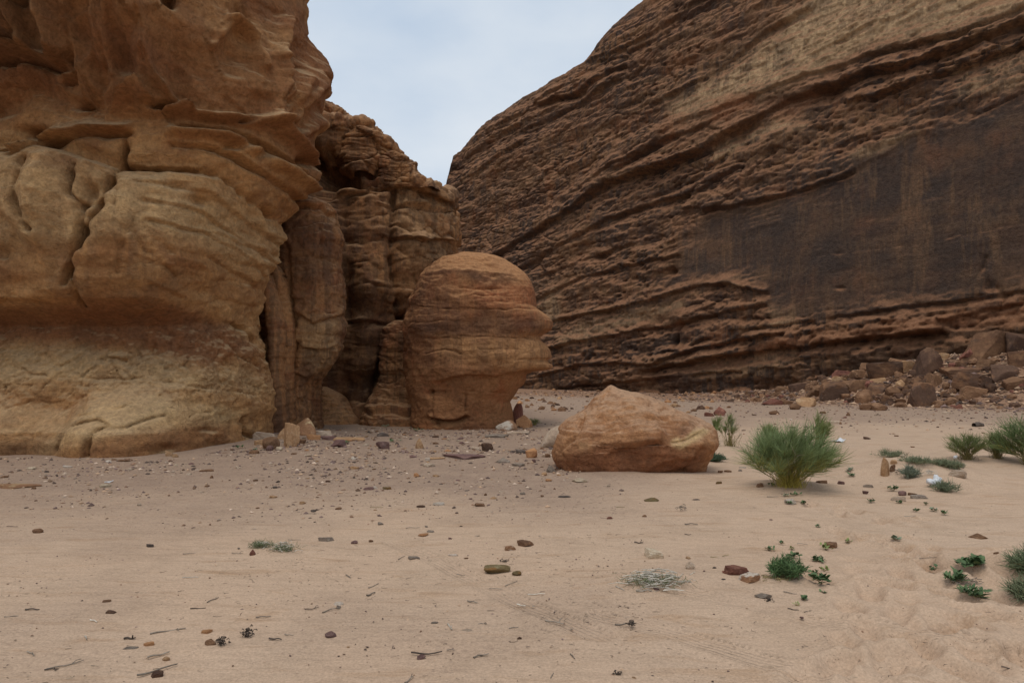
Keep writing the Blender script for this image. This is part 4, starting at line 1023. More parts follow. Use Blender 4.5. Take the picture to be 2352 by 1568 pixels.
loft('sloping_rock_apron', 24.6,
     [(888, 738, 752), (900, 732, 772), (915, 728, 792), (930, 726, 806), (945, 724, 822), (960, 722, 835), (985, 718, 850)],
     {880: .3, 985: 1.5}, 1.5, M['mid'], 'low smooth sloping rock apron at the dark foot of the stepped tower', 'rock apron', nth=90, nz=60, disp=rockdisp(.1, .06, .02, .02, 2.4, 21.0))

# the head
HEAD_R = [(584, 1095), (586, 1125), (590, 1148), (597, 1163), (603, 1172), (613, 1188), (625, 1202), (637, 1213), (650, 1222), (670, 1230), (689, 1234), (709, 1239), (716, 1247), (724, 1256), (733, 1264), (741, 1268), (750, 1268), (759, 1265), (768, 1256), (776, 1249), (782, 1250), (790, 1257), (806, 1264), (818, 1266), (824, 1265), (829, 1260), (833, 1261), (838, 1264), (845, 1262), (851, 1253), (856, 1230), (862, 1219), (872, 1214), (885, 1204), (895, 1194), (907, 1187), (922, 1178), (941, 1180), (969, 1183), (990, 1186)]
HEAD_L = [(584, 1055), (588, 1036), (594, 1018), (600, 1004), (612, 990), (640, 966), (690, 940), (740, 930), (800, 930), (850, 934), (890, 940), (925, 946), (990, 948)]
hl = dict(HEAD_L)
_ly, _lx = zip(*HEAD_L)
def head_masks(M4, x, y, z, px, py):
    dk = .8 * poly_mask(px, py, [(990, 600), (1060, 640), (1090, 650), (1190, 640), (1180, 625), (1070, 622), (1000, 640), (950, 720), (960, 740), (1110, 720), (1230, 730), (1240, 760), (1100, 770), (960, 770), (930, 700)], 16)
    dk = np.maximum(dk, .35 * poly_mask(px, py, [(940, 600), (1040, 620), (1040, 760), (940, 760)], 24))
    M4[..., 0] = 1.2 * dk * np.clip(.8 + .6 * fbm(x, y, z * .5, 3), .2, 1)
    M4[..., 2] = .55 * poly_mask(px, py, [(1090, 655), (1234, 655), (1240, 705), (1100, 705)], 12)
    M4[..., 1] = .5 * poly_mask(px, py, [(1000, 775), (1255, 775), (1265, 850), (1180, 850), (1010, 815)], 16)
    M4[..., 3] = .85 * sstep(640, 690, py) * (1 - sstep(830, 860, py)) + .25
loft('head_shaped_rock', 22.9,
     [(y, float(np.interp(y, _ly, _lx)), x) for y, x in HEAD_R],
     {584: .5, 600: 1.2, 640: 1.85, 700: 2.1, 740: 2.15, 780: 2.1, 820: 2.1, 850: 2.0, 900: 1.7, 940: 1.6, 990: 1.6}, 2.2, M['head'],
     'huge orange-brown rock shaped like a human head facing right with nose and lips', 'rock', nth=270, nz=230, expo=2.7, smooth_rows=0, point=.13,
     disp=rockdisp(.12, .08, .035, .02, 2.0, 25.0, .02, .03, .09, .12, .8), masks=head_masks,
     strokes=[('crack', [(960, 704), (1100, 710), (1160, 712), (1236, 706)], 1.1, 0.078), ('crack', [(940, 742), (1000, 738), (1060, 735)], 1.1, 0.052), ('crack', [(980, 776), (1120, 772), (1250, 780)], 1.4, 0.078),
              ('crack', [(975, 812), (1020, 800), (1055, 812)], 1.5, 0.091), ('crack', [(1100, 800), (1255, 800)], 1.0, 0.046), ('crack', [(1180, 823), (1262, 828)], 1.5, 0.091),
              ('crack', [(1120, 660), (1235, 664)], 1.0, 0.046), ('crack', [(1090, 675), (1236, 682)], 1.0, 0.046), ('crack', [(1180, 640), (1222, 650)], 1.0, 0.046), ('crack', [(1100, 692), (1238, 694)], 1.0, 0.046),
              ('crack', [(1205, 662), (1205, 682)], 1.0, 0.039), ('crack', [(1160, 675), (1165, 693)], 1.0, 0.039), ('crack', [(1130, 718), (1150, 735), (1150, 780)], 0.8, 0.033),
              ('dent', (1135, 634), 9, 5, .10), ('ledge', [(1010, 872), (1070, 858), (1130, 864), (1200, 850)], 16, 22, .05, .12),
              ('crack', [(988, 905), (992, 940), (1000, 975)], 4, .3), ('ledge', [(990, 958), (1040, 965), (1070, 955)], 12, 8, .12, .3), ('crack', [(1068, 900), (1072, 940), (1060, 970)], 1.5, 0.078), ('crack', [(990, 905), (1060, 900), (1175, 905)], 1.4, 0.065),
              ('ledge', [(1060, 655), (1090, 660), (1130, 655)], 10, 6, .06, .08), ('crack', [(1130, 660), (1138, 690), (1200, 700)], 1.0, 0.033), ('crack', [(1030, 725), (1028, 760)], 1.4, 0.046)])
# little knobbed pillar and stones at the head's foot come with the stones

# ------------------------------------------------------------------ the big boulder on the sand
def boulder_masks(M4, x, y, z, px, py):
    M4[..., 1] = .95 * poly_mask(px, py, [(1545, 1012), (1560, 1000), (1575, 1008), (1600, 985), (1625, 992), (1600, 1018), (1570, 1030), (1545, 1025)], 5)
    M4[..., 1] = np.maximum(M4[..., 1], .35 * poly_mask(px, py, [(1330, 1020), (1360, 1020), (1370, 1060), (1330, 1060)], 8))
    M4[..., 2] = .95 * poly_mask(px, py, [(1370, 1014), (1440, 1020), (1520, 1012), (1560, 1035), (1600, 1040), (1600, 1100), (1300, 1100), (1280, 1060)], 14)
    M4[..., 0] = .6 * poly_mask(px, py, [(1545, 985), (1590, 975), (1605, 990), (1570, 1000)], 5)
    M4[..., 0] = np.maximum(M4[..., 0], .35 * poly_mask(px, py, [(1530, 1075), (1600, 1040), (1610, 1060), (1560, 1092)], 8))
    M4[..., 3] = .35
BY = 12.3
loft('big_peaked_boulder', BY,
     [(886, 1397, 1410), (892, 1391, 1420), (900, 1384, 1436), (910, 1374, 1466), (920, 1364, 1496), (930, 1354, 1526), (940, 1338, 1556), (947, 1322, 1578), (953, 1310, 1594), (962, 1300, 1612), (975, 1292, 1628), (985, 1287, 1636), (995, 1288, 1636), (1005, 1285, 1634), (1015, 1283, 1630), (1030, 1281, 1622), (1045, 1281, 1617), (1058, 1286, 1614), (1070, 1290, 1613), (1082, 1308, 1610), (1092, 1325, 1606), (1105, 1340, 1600), (1125, 1350, 1590)],
     {886: .05, 900: .18, 920: .42, 950: .78, 985: 1.02, 1010: 1.12, 1030: 1.08, 1060: .95, 1090: .78, 1125: .6}, {886: .05, 950: .7, 1000: .95, 1125: .6}, M['boulder'],
     'big peaked tan boulder resting on the sand with chipped pale patch', 'boulder', nth=210, nz=160, expo=2.5,
     disp=rockdisp(.12, .07, .026, .010, 4.0, 31.0, 0, .012, .06, .13, 1.25), masks=boulder_masks, smooth_rows=2,
     strokes=[('ridge', [(1402, 890), (1440, 935), (1500, 960), (1512, 1000)], 10, .05), ('crack', [(1395, 900), (1370, 940)], 3, .05), ('crack', [(1400, 892), (1395, 920)], 2, .03),
              ('ledge', [(1380, 1012), (1440, 1018), (1515, 1012)], 30, 22, .05, .12), ('crack', [(1515, 960), (1528, 965), (1545, 955)], 2, .05), ('crack', [(1338, 950), (1320, 1000), (1290, 1040)], 4, .07),
              ('crack', [(1440, 975), (1428, 1010), (1410, 1035)], 1.4, .03), ('crack', [(1480, 975), (1475, 1000)], 1.4, .03), ('crack', [(1490, 930), (1488, 965)], 1.6, .04), ('crack', [(1500, 960), (1530, 940), (1545, 950)], 1.6, .03),
              ('dent', (1450, 1050), 60, 16, .06), ('ledge', [(1605, 1022), (1590, 1045), (1570, 1075)], 16, 14, .03, .10), ('dent', (1496, 677 + 98), 5, 2, .04), ('ledge', [(1545, 1010), (1580, 1006), (1610, 990)], 6, 5, .02, .03),
              ('dent', (1380, 960), 30, 14, .05), ('ridge', [(1340, 1000), (1345, 1030)], 18, .04)])

# ------------------------------------------------------------------ stones
_ico = {}
def ico(sub):
    if sub not in _ico:
        bm = bmesh.new(); bmesh.ops.create_icosphere(bm, subdivisions=sub, radius=1.0)
        V = np.array([v.co[:] for v in bm.verts]); F = np.array([[v.index for v in f.verts] for f in bm.faces])
        bm.free(); _ico[sub] = (V, F)
    return _ico[sub]

def stone_arrays(seed, kind, sub):
    rng = np.random.default_rng(seed)
    D, F = ico(sub)
    pl = []
    if kind in ('block', 'slab', 'wedge'):
        tw = rng.uniform(-.6, .6); ct, st_ = math.cos(tw), math.sin(tw)
        for ax in range(3):
            for sg in (-1, 1):
                n = np.zeros(3); n[ax] = sg
                n = n + rng.normal(0, .20 if kind != 'slab' else .12, 3)
                n = np.array([n[0] * ct - n[1] * st_, n[0] * st_ + n[1] * ct, n[2]])
                pl.append((n / np.linalg.norm(n), rng.uniform(.65, .9)))
        for _ in range(rng.integers(4, 8)):
            n = rng.normal(size=3); n /= np.linalg.norm(n); pl.append((n, rng.uniform(.72, 1.02)))
        if kind == 'wedge':
            for a in (rng.uniform(0, .8), rng.uniform(2.2, 3.2), rng.uniform(4.0, 5.4)):
                n = np.array([math.cos(a), math.sin(a), .75]); pl.append((n / np.linalg.norm(n), rng.uniform(.42, .6)))
        pw = 44
    else:
        for _ in range(26):
            n = rng.normal(size=3); n /= np.linalg.norm(n); pl.append((n, rng.uniform(.75, 1.0)))
        pw = 9
    N = np.array([p[0] for p in pl]); d = np.array([p[1] for p in pl])
    q = np.maximum(D @ N.T, 0) / d
    r = (q ** pw).sum(1) ** (-1.0 / pw)
    V = D * r[:, None]
    if sub >= 2:
        o = rng.uniform(0, 50)
        V = V * (1 + .07 * fbm(V[:, 0] * 2 + o, V[:, 1] * 2, V[:, 2] * 2, 3) + (.025 * fbm(V[:, 0] * 7 + o, V[:, 1] * 7, V[:, 2] * 7, 2) if sub >= 3 else 0))[:, None]
    V = V - (V.max(0) + V.min(0)) / 2
    V = V / (V.max(0) - V.min(0))
    return V, F

_stone_cache = {}
def stone_mesh(seed, kind, sub, mat):
    key = (seed, kind, sub, mat)
    if key not in _stone_cache:
        V, F = stone_arrays(seed, kind, sub)
        me = mesh_np('stone', V, F, smooth=True)
        me.set_sharp_from_angle(angle=R(20 if kind != 'round' else 70))
        me.materials.append(M[mat])
        _stone_cache[key] = me
    return _stone_cache[key]

_sid = [100]
def put_stone(name, x, y, w, h, mat, kind, label, cat='stone', group=None, sub=3, deep=.8, rot=None, sink=.2, seed=None, tilt=0.0):
    """x, y: pixel of the front foot's middle; w, h: size in pixels as seen"""
    p = on_ground(x, y)
    dist = float((p - CAM) @ FWD)
    W = w * dist / FPX; Hs = h * dist / FPX
    dp = W * deep
    ang = CAM[2] / max(dist, 1)
    H = max(Hs - .55 * dp * ang, .35 * Hs)
    full = H * (1 + sink)
    _sid[0] += 1
    me = stone_mesh(_sid[0] if seed is None else seed, kind, sub, mat)
    o = link(name, me)
    cy = p[1] + dp * .42
    o.location = (p[0] * (1 + dp * .42 / p[1]), cy, float(ground_z(p[0], cy)) * .5 + p[2] * .5 + H - full / 2)
    o.scale = (W, dp, full)
    o.rotation_euler = (0, tilt, random.uniform(-.12, .12) if rot is None else rot)
    return tag(o, label, cat, group)

ST_HAND = [
    # by the foot of the left cliff
    (669, 1027, 40, 58, 'tan', 'block', 'tall leaning tan block among the rocks at the overhanging cliff foot', 'rock'),
    (700, 1000, 60, 42, 'yellowcap', 'round', 'rounded brown and cream rock behind the tall leaning block', 'rock'),
    (636, 965, 36, 46, 'tan', 'round', 'upright orange-tan rock propped against the cliff corner', 'rock'),
    (622, 1032, 40, 30, 'brown', 'round', 'dark rounded rock left of the tall leaning block', 'rock'),
    (619, 1035, 18, 13, 'purple', 'round', 'small purple stone in front of the dark rounded rock', 'stone'),
    (641, 1034, 16, 9, 'cream', 'round', 'small cream stone beside the small purple stone', 'stone'),
    (655, 1008, 34, 26, 'tan', 'wedge', 'tan wedge rock behind the left of the tall leaning block', 'rock'),
    (720, 1010, 34, 14, 'orange', 'slab', 'orange flat rock at the right foot of the rounded brown and cream rock', 'rock'),
    (690, 1018, 26, 10, 'brown', 'slab', 'brown slab between the tall leaning block and the orange flat rock', 'rock'),
    (600, 1022, 36, 14, 'tan', 'slab', 'tan slab lying below the pale flat rock at the cliff', 'rock'),
    (750, 1010, 44, 10, 'purple', 'slab', 'purplish low slab before the foot of the rock columns', 'rock'),
    (608, 1010, 50, 20, 'pale', 'slab', 'pale flat rock against the cliff beside the rounded rocks', 'rock'),
    (640, 985, 40, 24, 'tan', 'block', 'broken tan rock under the upright propped rock', 'rock'),
    (735, 1000, 60, 14, 'pale', 'slab', 'pale flaky slab right of the rounded brown and cream rock', 'rock'),
    (800, 1012, 95, 9, 'tan', 'slab', 'long low tan ledge stone lying before the rock columns', 'rock'),
    (584, 1042, 24, 9, 'brown', 'slab', 'flat brown stone at the left end of the rock group', 'stone'),
    (777, 1027, 38, 18, 'purple', 'block', 'squat purplish rock with weeds growing beside it', 'rock'),
    (879, 1031, 33, 19, 'purple', 'block', 'angular grey-purple rock with pale top near the stepped tower', 'rock'),
    (965, 1030, 22, 25, 'tan', 'wedge', 'pointed pinkish-tan rock standing alone before the head-shaped rock', 'rock'),
    (1119, 1036, 28, 20, 'dark', 'block', 'dark brown cubic rock below the head-shaped rock', 'rock'),
    (1220, 1051, 27, 23, 'orange', 'block', 'orange-brown cubic rock left of the big boulder', 'rock'),
    (1196, 1041, 25, 10, 'slate', 'slab', 'grey flat rock just behind the orange-brown cubic rock', 'rock'),
    (1258, 1050, 13, 9, 'brown', 'block', 'small brown stone beside the pale slab behind the boulder', 'stone'),
    (1226, 1062, 10, 8, 'purple', 'block', 'small purple stone in front of the orange-brown cubic rock', 'stone'),
    (1154, 1063, 37, 13, 'grey', 'wedge', 'low grey rock with white patch left of the orange-brown cubic rock', 'rock'),
    (1190, 1071, 32, 8, 'grey', 'slab', 'long thin grey stone right of the low grey rock', 'stone'),
    (1164, 988, 52, 24, 'whitecap', 'round', 'white-capped rock at the foot of the head-shaped rock', 'rock'),
    (1190, 978, 26, 52, 'red', 'round', 'knobbed reddish pillar stone against the neck of the head-shaped rock', 'rock'),
    (1204, 982, 38, 30, 'orange', 'wedge', 'pinkish sloping rock right of the knobbed pillar stone', 'rock'),
    (1190, 996, 56, 7, 'pale', 'slab', 'thin pale slab lying before the white-capped rock', 'rock'),
    (1268, 1028, 62, 52, 'pale', 'round', 'pale cracked rock half hidden behind the big boulder', 'rock'),
    (1142, 1005, 56, 9, 'grey', 'slab', 'flat blue-grey slab set in the sand before the white-capped rock', 'rock'),
    (1064, 1055, 105, 12, 'purple', 'slab', 'wide low purplish outcrop in the sand before the head-shaped rock', 'outcrop'),
    (1000, 1055, 48, 5, 'tan', 'slab', 'thin tan ledge left of the wide purplish outcrop', 'rock'),
    (880, 1002, 28, 10, 'slate', 'slab', 'small dark slate rock before the stepped tower', 'rock'),
    (1000, 1005, 18, 5, 'dark', 'slab', 'small dark stone halfway to the head-shaped rock', 'stone'),
    (985, 1072, 30, 9, 'pale', 'slab', 'pinkish flat stone below the wide purplish outcrop', 'stone'),
    (982, 1058, 12, 7, 'white', 'block', 'small white stone at the edge of the wide purplish outcrop', 'stone'),
    (957, 1095, 13, 10, 'orange', 'wedge', 'small pointed orange stone on the gravel in mid-ground', 'stone'),
    (846, 1125, 26, 7, 'purple', 'slab', 'grey-purple flat stone beside a whitish one in mid-ground', 'stone'),
    (862, 1122, 14, 7, 'white', 'wedge', 'whitish stone touching the grey-purple flat stone', 'stone'),
    (889, 1124, 22, 7, 'olive', 'slab', 'ochre flat stone right of the whitish stone', 'stone'),
    (815, 1077, 22, 8, 'tan', 'block', 'tan stone on the gravel before the rock group', 'stone'),
    (811, 1055, 12, 7, 'white', 'round', 'small white stone behind the tan stone on the gravel', 'stone'),
    (753, 1107, 13, 5, 'dark', 'slab', 'small dark stone left of the ochre and purple flat stones', 'stone'),
    (631, 1121, 12, 5, 'slate', 'slab', 'small slate-dark stone on the gravel at left centre', 'stone'),
    (587, 1105, 13, 5, 'brown', 'slab', 'small brown flat stone left of the slate-dark stone', 'stone'),
    (1133, 1146, 17, 6, 'tan', 'wedge', 'tan stone trailing sand left of the boulder foreground', 'stone'),
    (1115, 1138, 7, 6, 'brown', 'round', 'tiny round brown stone beside the tan stone trailing sand', 'stone'),
    (1200, 1136, 14, 6, 'grey', 'slab', 'small pale grey stone in the sand before the boulder', 'stone'),
    (1007, 1161, 28, 8, 'white', 'slab', 'whitish flat slab set in sand in mid-ground', 'stone'),
    (967, 1164, 21, 4, 'dark', 'slab', 'thin dark chip left of the whitish flat slab', 'stone'),
    (874, 1206, 14, 8, 'grey', 'block', 'pale grey broken stone in the centre left sand', 'stone'),
    (972, 1232, 24, 8, 'orange', 'round', 'sand-coated orange stone in the centre of the foreground', 'stone'),
    (989, 1222, 18, 5, 'grey', 'slab', 'flat grey stone just behind the sand-coated orange stone', 'stone'),
    (748, 1243, 36, 11, 'grey', 'slab', 'flat grey stone right of the dry twiggy plant', 'stone'),
    (814, 1249, 16, 9, 'purple', 'round', 'round purple-grey stone in the sand right of the flat grey stone', 'stone'),
    (852, 1244, 11, 5, 'brown', 'round', 'little brown stone right of the round purple-grey stone', 'stone'),
    (951, 1285, 29, 9, 'grey', 'slab', 'flat grey-brown stone near the middle of the sand', 'stone'),
    (1040, 1277, 25, 6, 'white', 'slab', 'pale leaf-shaped stone left of the olive lump', 'stone'),
    (1034, 1238, 9, 5, 'purple', 'block', 'tiny purple stone beyond the pale leaf-shaped stone', 'stone'),
    (1207, 1255, 40, 16, 'varn', 'block', 'grey-brown rock with dark broken front in the middle foreground', 'rock'),
    (1172, 1265, 26, 14, 'whitecap', 'block', 'small white-topped brown rock left of the grey-brown broken rock', 'rock'),
    (1142, 1318, 62, 22, 'olive', 'round', 'olive-brown lumpy rock sunk in the sand', 'rock'),
    (1187, 1322, 22, 13, 'olive', 'round', 'small olive lump right of the olive-brown lumpy rock', 'stone'),
    (968, 1513, 20, 12, 'purple', 'wedge', 'dark purple angular stone beside a long twig near the bottom', 'stone'),
    (759, 1465, 27, 17, 'purple', 'round', 'dark purple rounded stone left of centre near the bottom', 'stone'),
    (1193, 1468, 11, 7, 'dark', 'wedge', 'small dark red stone in the bottom centre sand', 'stone'),
    (998, 1432, 17, 5, 'grey', 'slab', 'grey elongated pebble in the lower centre sand', 'stone'),
    (778, 1390, 28, 8, 'white', 'slab', 'white flat stone above the dark purple rounded stone', 'stone'),
    (1072, 1450, 28, 6, 'pale', 'slab', 'sand-covered pale stone barely showing in the lower centre', 'stone'),
    (474, 1456, 27, 11, 'orange', 'slab', 'flat orange stone left of the dark fibrous debris', 'stone'),
    (484, 1482, 26, 17, 'brown', 'wedge', 'brown tilted stone touching the dark fibrous debris', 'stone'),
    (342, 1484, 26, 11, 'orange', 'slab', 'bright orange flat stone in the lower left sand', 'stone'),
    (302, 1492, 32, 8, 'grey', 'slab', 'flat grey stone left of the bright orange one', 'stone'),
    (360, 1555, 32, 16, 'dark', 'slab', 'dark half-buried stone at the lower left edge', 'stone'),
    (255, 1409, 24, 8, 'dark', 'slab', 'dark elongated stone in the left foreground sand', 'stone'),
    (245, 1383, 22, 6, 'brown', 'slab', 'brown flat stone above the dark elongated one', 'stone'),
    (344, 1255, 20, 7, 'slate', 'slab', 'slate-grey chip on the sand left of the dry twiggy plant', 'stone'),
    (580, 1275, 14, 14, 'red', 'wedge', 'reddish stone in front of the dry twiggy plant', 'stone'),
    (86, 1225, 26, 12, 'brown', 'round', 'rounded brown stone alone near the left edge', 'stone'),
    (240, 1119, 29, 8, 'cream', 'slab', 'long cream stone on the gravel below the overhanging cliff', 'stone'),
    (77, 1123, 13, 5, 'brown', 'slab', 'small brown block right of the ochre slab at left', 'stone'),
    (40, 1122, 105, 12, 'yellowcap', 'slab', 'wide flat ochre and white slab at the left edge', 'rock'),
    (72, 1078, 20, 6, 'cream', 'slab', 'pale flat stone near the left cliff base', 'stone'),
    (107, 1085, 10, 5, 'slate', 'block', 'small dark block beside the pale flat stone at left', 'stone'),
    (155, 1074, 20, 6, 'white', 'slab', 'whitish stone among gravel under the cliff base', 'stone'),
    (249, 1062, 14, 6, 'white', 'round', 'small white stone touching the cliff base shelf', 'stone'),
    (285, 1060, 24, 5, 'brown', 'slab', 'brown slab touching the cliff base shelf', 'stone'),
    (388, 1047, 20, 13, 'tan', 'block', 'broken tan stone against the cliff base shelf', 'stone'),
    (403, 1050, 15, 9, 'tan', 'wedge', 'smaller tan stone leaning by the broken tan stone', 'stone'),
    (404, 1070, 8, 5, 'cream', 'round', 'tiny cream pebble in front of the broken tan stones', 'stone'),
    (478, 1082, 34, 5, 'brown', 'slab', 'thin brown flake on the gravel left of the rock group', 'stone'),
    (320, 1162, 10, 7, 'pale', 'round', 'pale round stone left of centre on the gravel', 'stone'),
    (486, 1098, 8, 7, 'brown', 'wedge', 'small upright brown stone on the gravel', 'stone'),
    (589, 1103, 9, 4, 'grey', 'slab', 'small bluish grey stone near the small brown flat stone', 'stone'),
    # round the big boulder
    (1331, 1108, 36, 12, 'cream', 'wedge', 'cream stone at the front foot of the big boulder', 'stone'),
    (1266, 1084, 22, 16, 'grey', 'wedge', 'grey pointed stone under the left foot of the big boulder', 'stone'),
    (1278, 1080, 46, 5, 'dark', 'slab', 'dark slab wedged beneath the left of the big boulder', 'stone'),
    (1250, 1092, 13, 8, 'tan', 'round', 'tan stone in front of the grey pointed stone', 'stone'),
    (1260, 1105, 15, 6, 'orange', 'round', 'small orange stone left of the cream stone', 'stone'),
    (1398, 1118, 9, 6, 'pale', 'round', 'small pale round stone before the big boulder', 'stone'),
    (1296, 1142, 30, 4, 'slate', 'slab', 'thin slate flake on the sand before the big boulder', 'stone'),
    (1651, 1112, 16, 8, 'olive', 'block', 'small olive stone at the right foot of the big boulder', 'stone'),
    (1672, 1085, 18, 6, 'brown', 'slab', 'flat brown stone between boulder and shrub', 'stone'),
    (1655, 1086, 12, 6, 'brown', 'block', 'small brown stone right of the big boulder', 'stone'),
    (1700, 1082, 10, 5, 'grey', 'block', 'small grey stone left of the big shrub', 'stone'),
    (1706, 1075, 17, 4, 'white', 'slab', 'white flat flake left of the big shrub', 'stone'),
    (1496, 1152, 34, 11, 'olive', 'round', 'ochre rounded stone half buried before the big boulder', 'stone'),
    (1600, 1150, 21, 5, 'slate', 'slab', 'dark slate splinter in front of the big boulder', 'stone'),
    (1503, 1282, 42, 24, 'cream', 'block', 'cream blocky stone behind the dry white plant', 'stone'),
    (1585, 1305, 22, 17, 'pale', 'wedge', 'pinkish stone between the dry white plant and red rocks', 'stone'),
    (1400, 1192, 15, 6, 'red', 'round', 'small red stone right of centre on the sand', 'stone'),
    (1480, 1187, 12, 6, 'brown', 'wedge', 'brown stone beyond the cream blocky stone', 'stone'),
    (1720, 1341, 54, 27, 'whitecap', 'block', 'red-brown rock with pale end beside the green herb', 'rock'),
    (1692, 1322, 60, 24, 'red', 'slab', 'long wavy dark red rock behind the pale-ended rock', 'rock'),
    (1672, 1319, 26, 9, 'red', 'slab', 'small flat red rock left of the long wavy rock', 'stone'),
    (1641, 1305, 10, 4, 'slate', 'slab', 'tiny slate pebble left of the red rocks', 'stone'),
    (1661, 1332, 12, 4, 'slate', 'slab', 'tiny slate pebble in front of the red rocks', 'stone'),
    (1752, 1375, 40, 15, 'grey', 'wedge', 'grey wooden-looking slab below the red-brown rocks', 'stone'),
    (1508, 1358, 14, 9, 'purple', 'block', 'purple stone in front of the dry white plant', 'stone'),
    (1909, 1256, 30, 12, 'brown', 'slab', 'elongated brown stone on sand right of the green herb', 'stone'),
    (2246, 1238, 42, 15, 'brown', 'wedge', 'humped brown rock on the sand at far right', 'rock'),
    (2290, 1276, 17, 10, 'brown', 'round', 'round brown stone at the right near the grassy clump', 'stone'),
    (1815, 1158, 25, 14, 'white', 'block', 'whitish block in front of the big shrub', 'stone'),
    (1932, 1112, 14, 8, 'purple', 'block', 'small purple block right of the big shrub', 'stone'),
    (1745, 1118, 16, 10, 'brown', 'slab', 'brown stone half under the left of the big shrub', 'stone'),
    (1888, 1110, 24, 8, 'brown', 'slab', 'brown stone half under the right of the big shrub', 'stone'),
    # the hummock on the right
    (2033, 1094, 20, 44, 'tan', 'round', 'standing upright oval stone on the plant hummock', 'rock'),
    (2050, 1084, 14, 18, 'brown', 'block', 'brown block behind the standing oval stone', 'stone'),
    (2052, 1066, 15, 10, 'tan', 'block', 'tan stone balanced atop the brown block', 'stone'),
    (2073, 1051, 11, 8, 'cream', 'round', 'pale round stone in the green mat on the hummock', 'stone'),
    (2198, 1097, 48, 19, 'pale', 'block', 'long pale pinkish stone on the hummock right side', 'rock'),
    (2200, 1073, 30, 10, 'grey', 'slab', 'flat grey stone above the long pale pinkish stone', 'stone'),
    (2062, 1152, 34, 14, 'pale', 'slab', 'pale flat rock at the foot of the hummock', 'rock'),
    (2072, 1138, 20, 12, 'purple', 'round', 'purple rounded stone under the hummock edge', 'stone'),
    (2112, 1146, 38, 10, 'grey', 'slab', 'grey slab at the foot of the hummock right of the purple stone', 'stone'),
    (2096, 1138, 22, 7, 'brown', 'slab', 'brown slab wedged under the hummock edge', 'stone'),
    (1994, 1120, 24, 9, 'grey', 'slab', 'grey flat stone left of the hummock', 'stone'),
    (1988, 1133, 12, 7, 'purple', 'block', 'little purple stone below the grey flat stone by the hummock', 'stone'),
    # out on the far sand
    (1653, 954, 29, 21, 'red', 'wedge', 'dark red rock far behind the big boulder', 'rock'),
    (1629, 956, 24, 10, 'red', 'slab', 'low dark red rock left of the far dark red rock', 'rock'),
    (1778, 952, 25, 10, 'brown', 'round', 'low brown rock on the far flat below the scree', 'rock'),
    (1916, 973, 32, 7, 'pale', 'slab', 'long pale slab on the far sand', 'rock'),
    (1931, 974, 8, 6, 'brown', 'block', 'small brown stone at the end of the long pale slab', 'stone'),
    (1947, 955, 10, 9, 'brown', 'wedge', 'small brown pyramid stone on the far flat', 'stone'),
    (1890, 950, 13, 6, 'brown', 'slab', 'small flat brown stone left of the brown pyramid stone', 'stone'),
    (2174, 951, 20, 6, 'pale', 'slab', 'pale flat stone on the far flat below the big rubble', 'rock'),
    (1817, 966, 7, 4, 'white', 'slab', 'tiny white stone on the far flat', 'stone'),
    (2059, 1002, 11, 3, 'brown', 'slab', 'small brown chip on the far sand behind the hummock', 'stone'),
    (2096, 1027, 9, 3, 'brown', 'slab', 'tiny brown chip on the sand just behind the hummock', 'stone'),
]
for x, y, w, h, mat, kind, label, cat in ST_HAND:
    big = w > 24 or h > 20
    put_stone('rock' if cat != 'stone' else 'stone', x, y, w, h, mat, kind, label, cat, sub=4 if max(w, h) > 34 else 3, deep=.75 if kind != 'slab' else .6, sink=.3 if kind != 'slab' else .6)

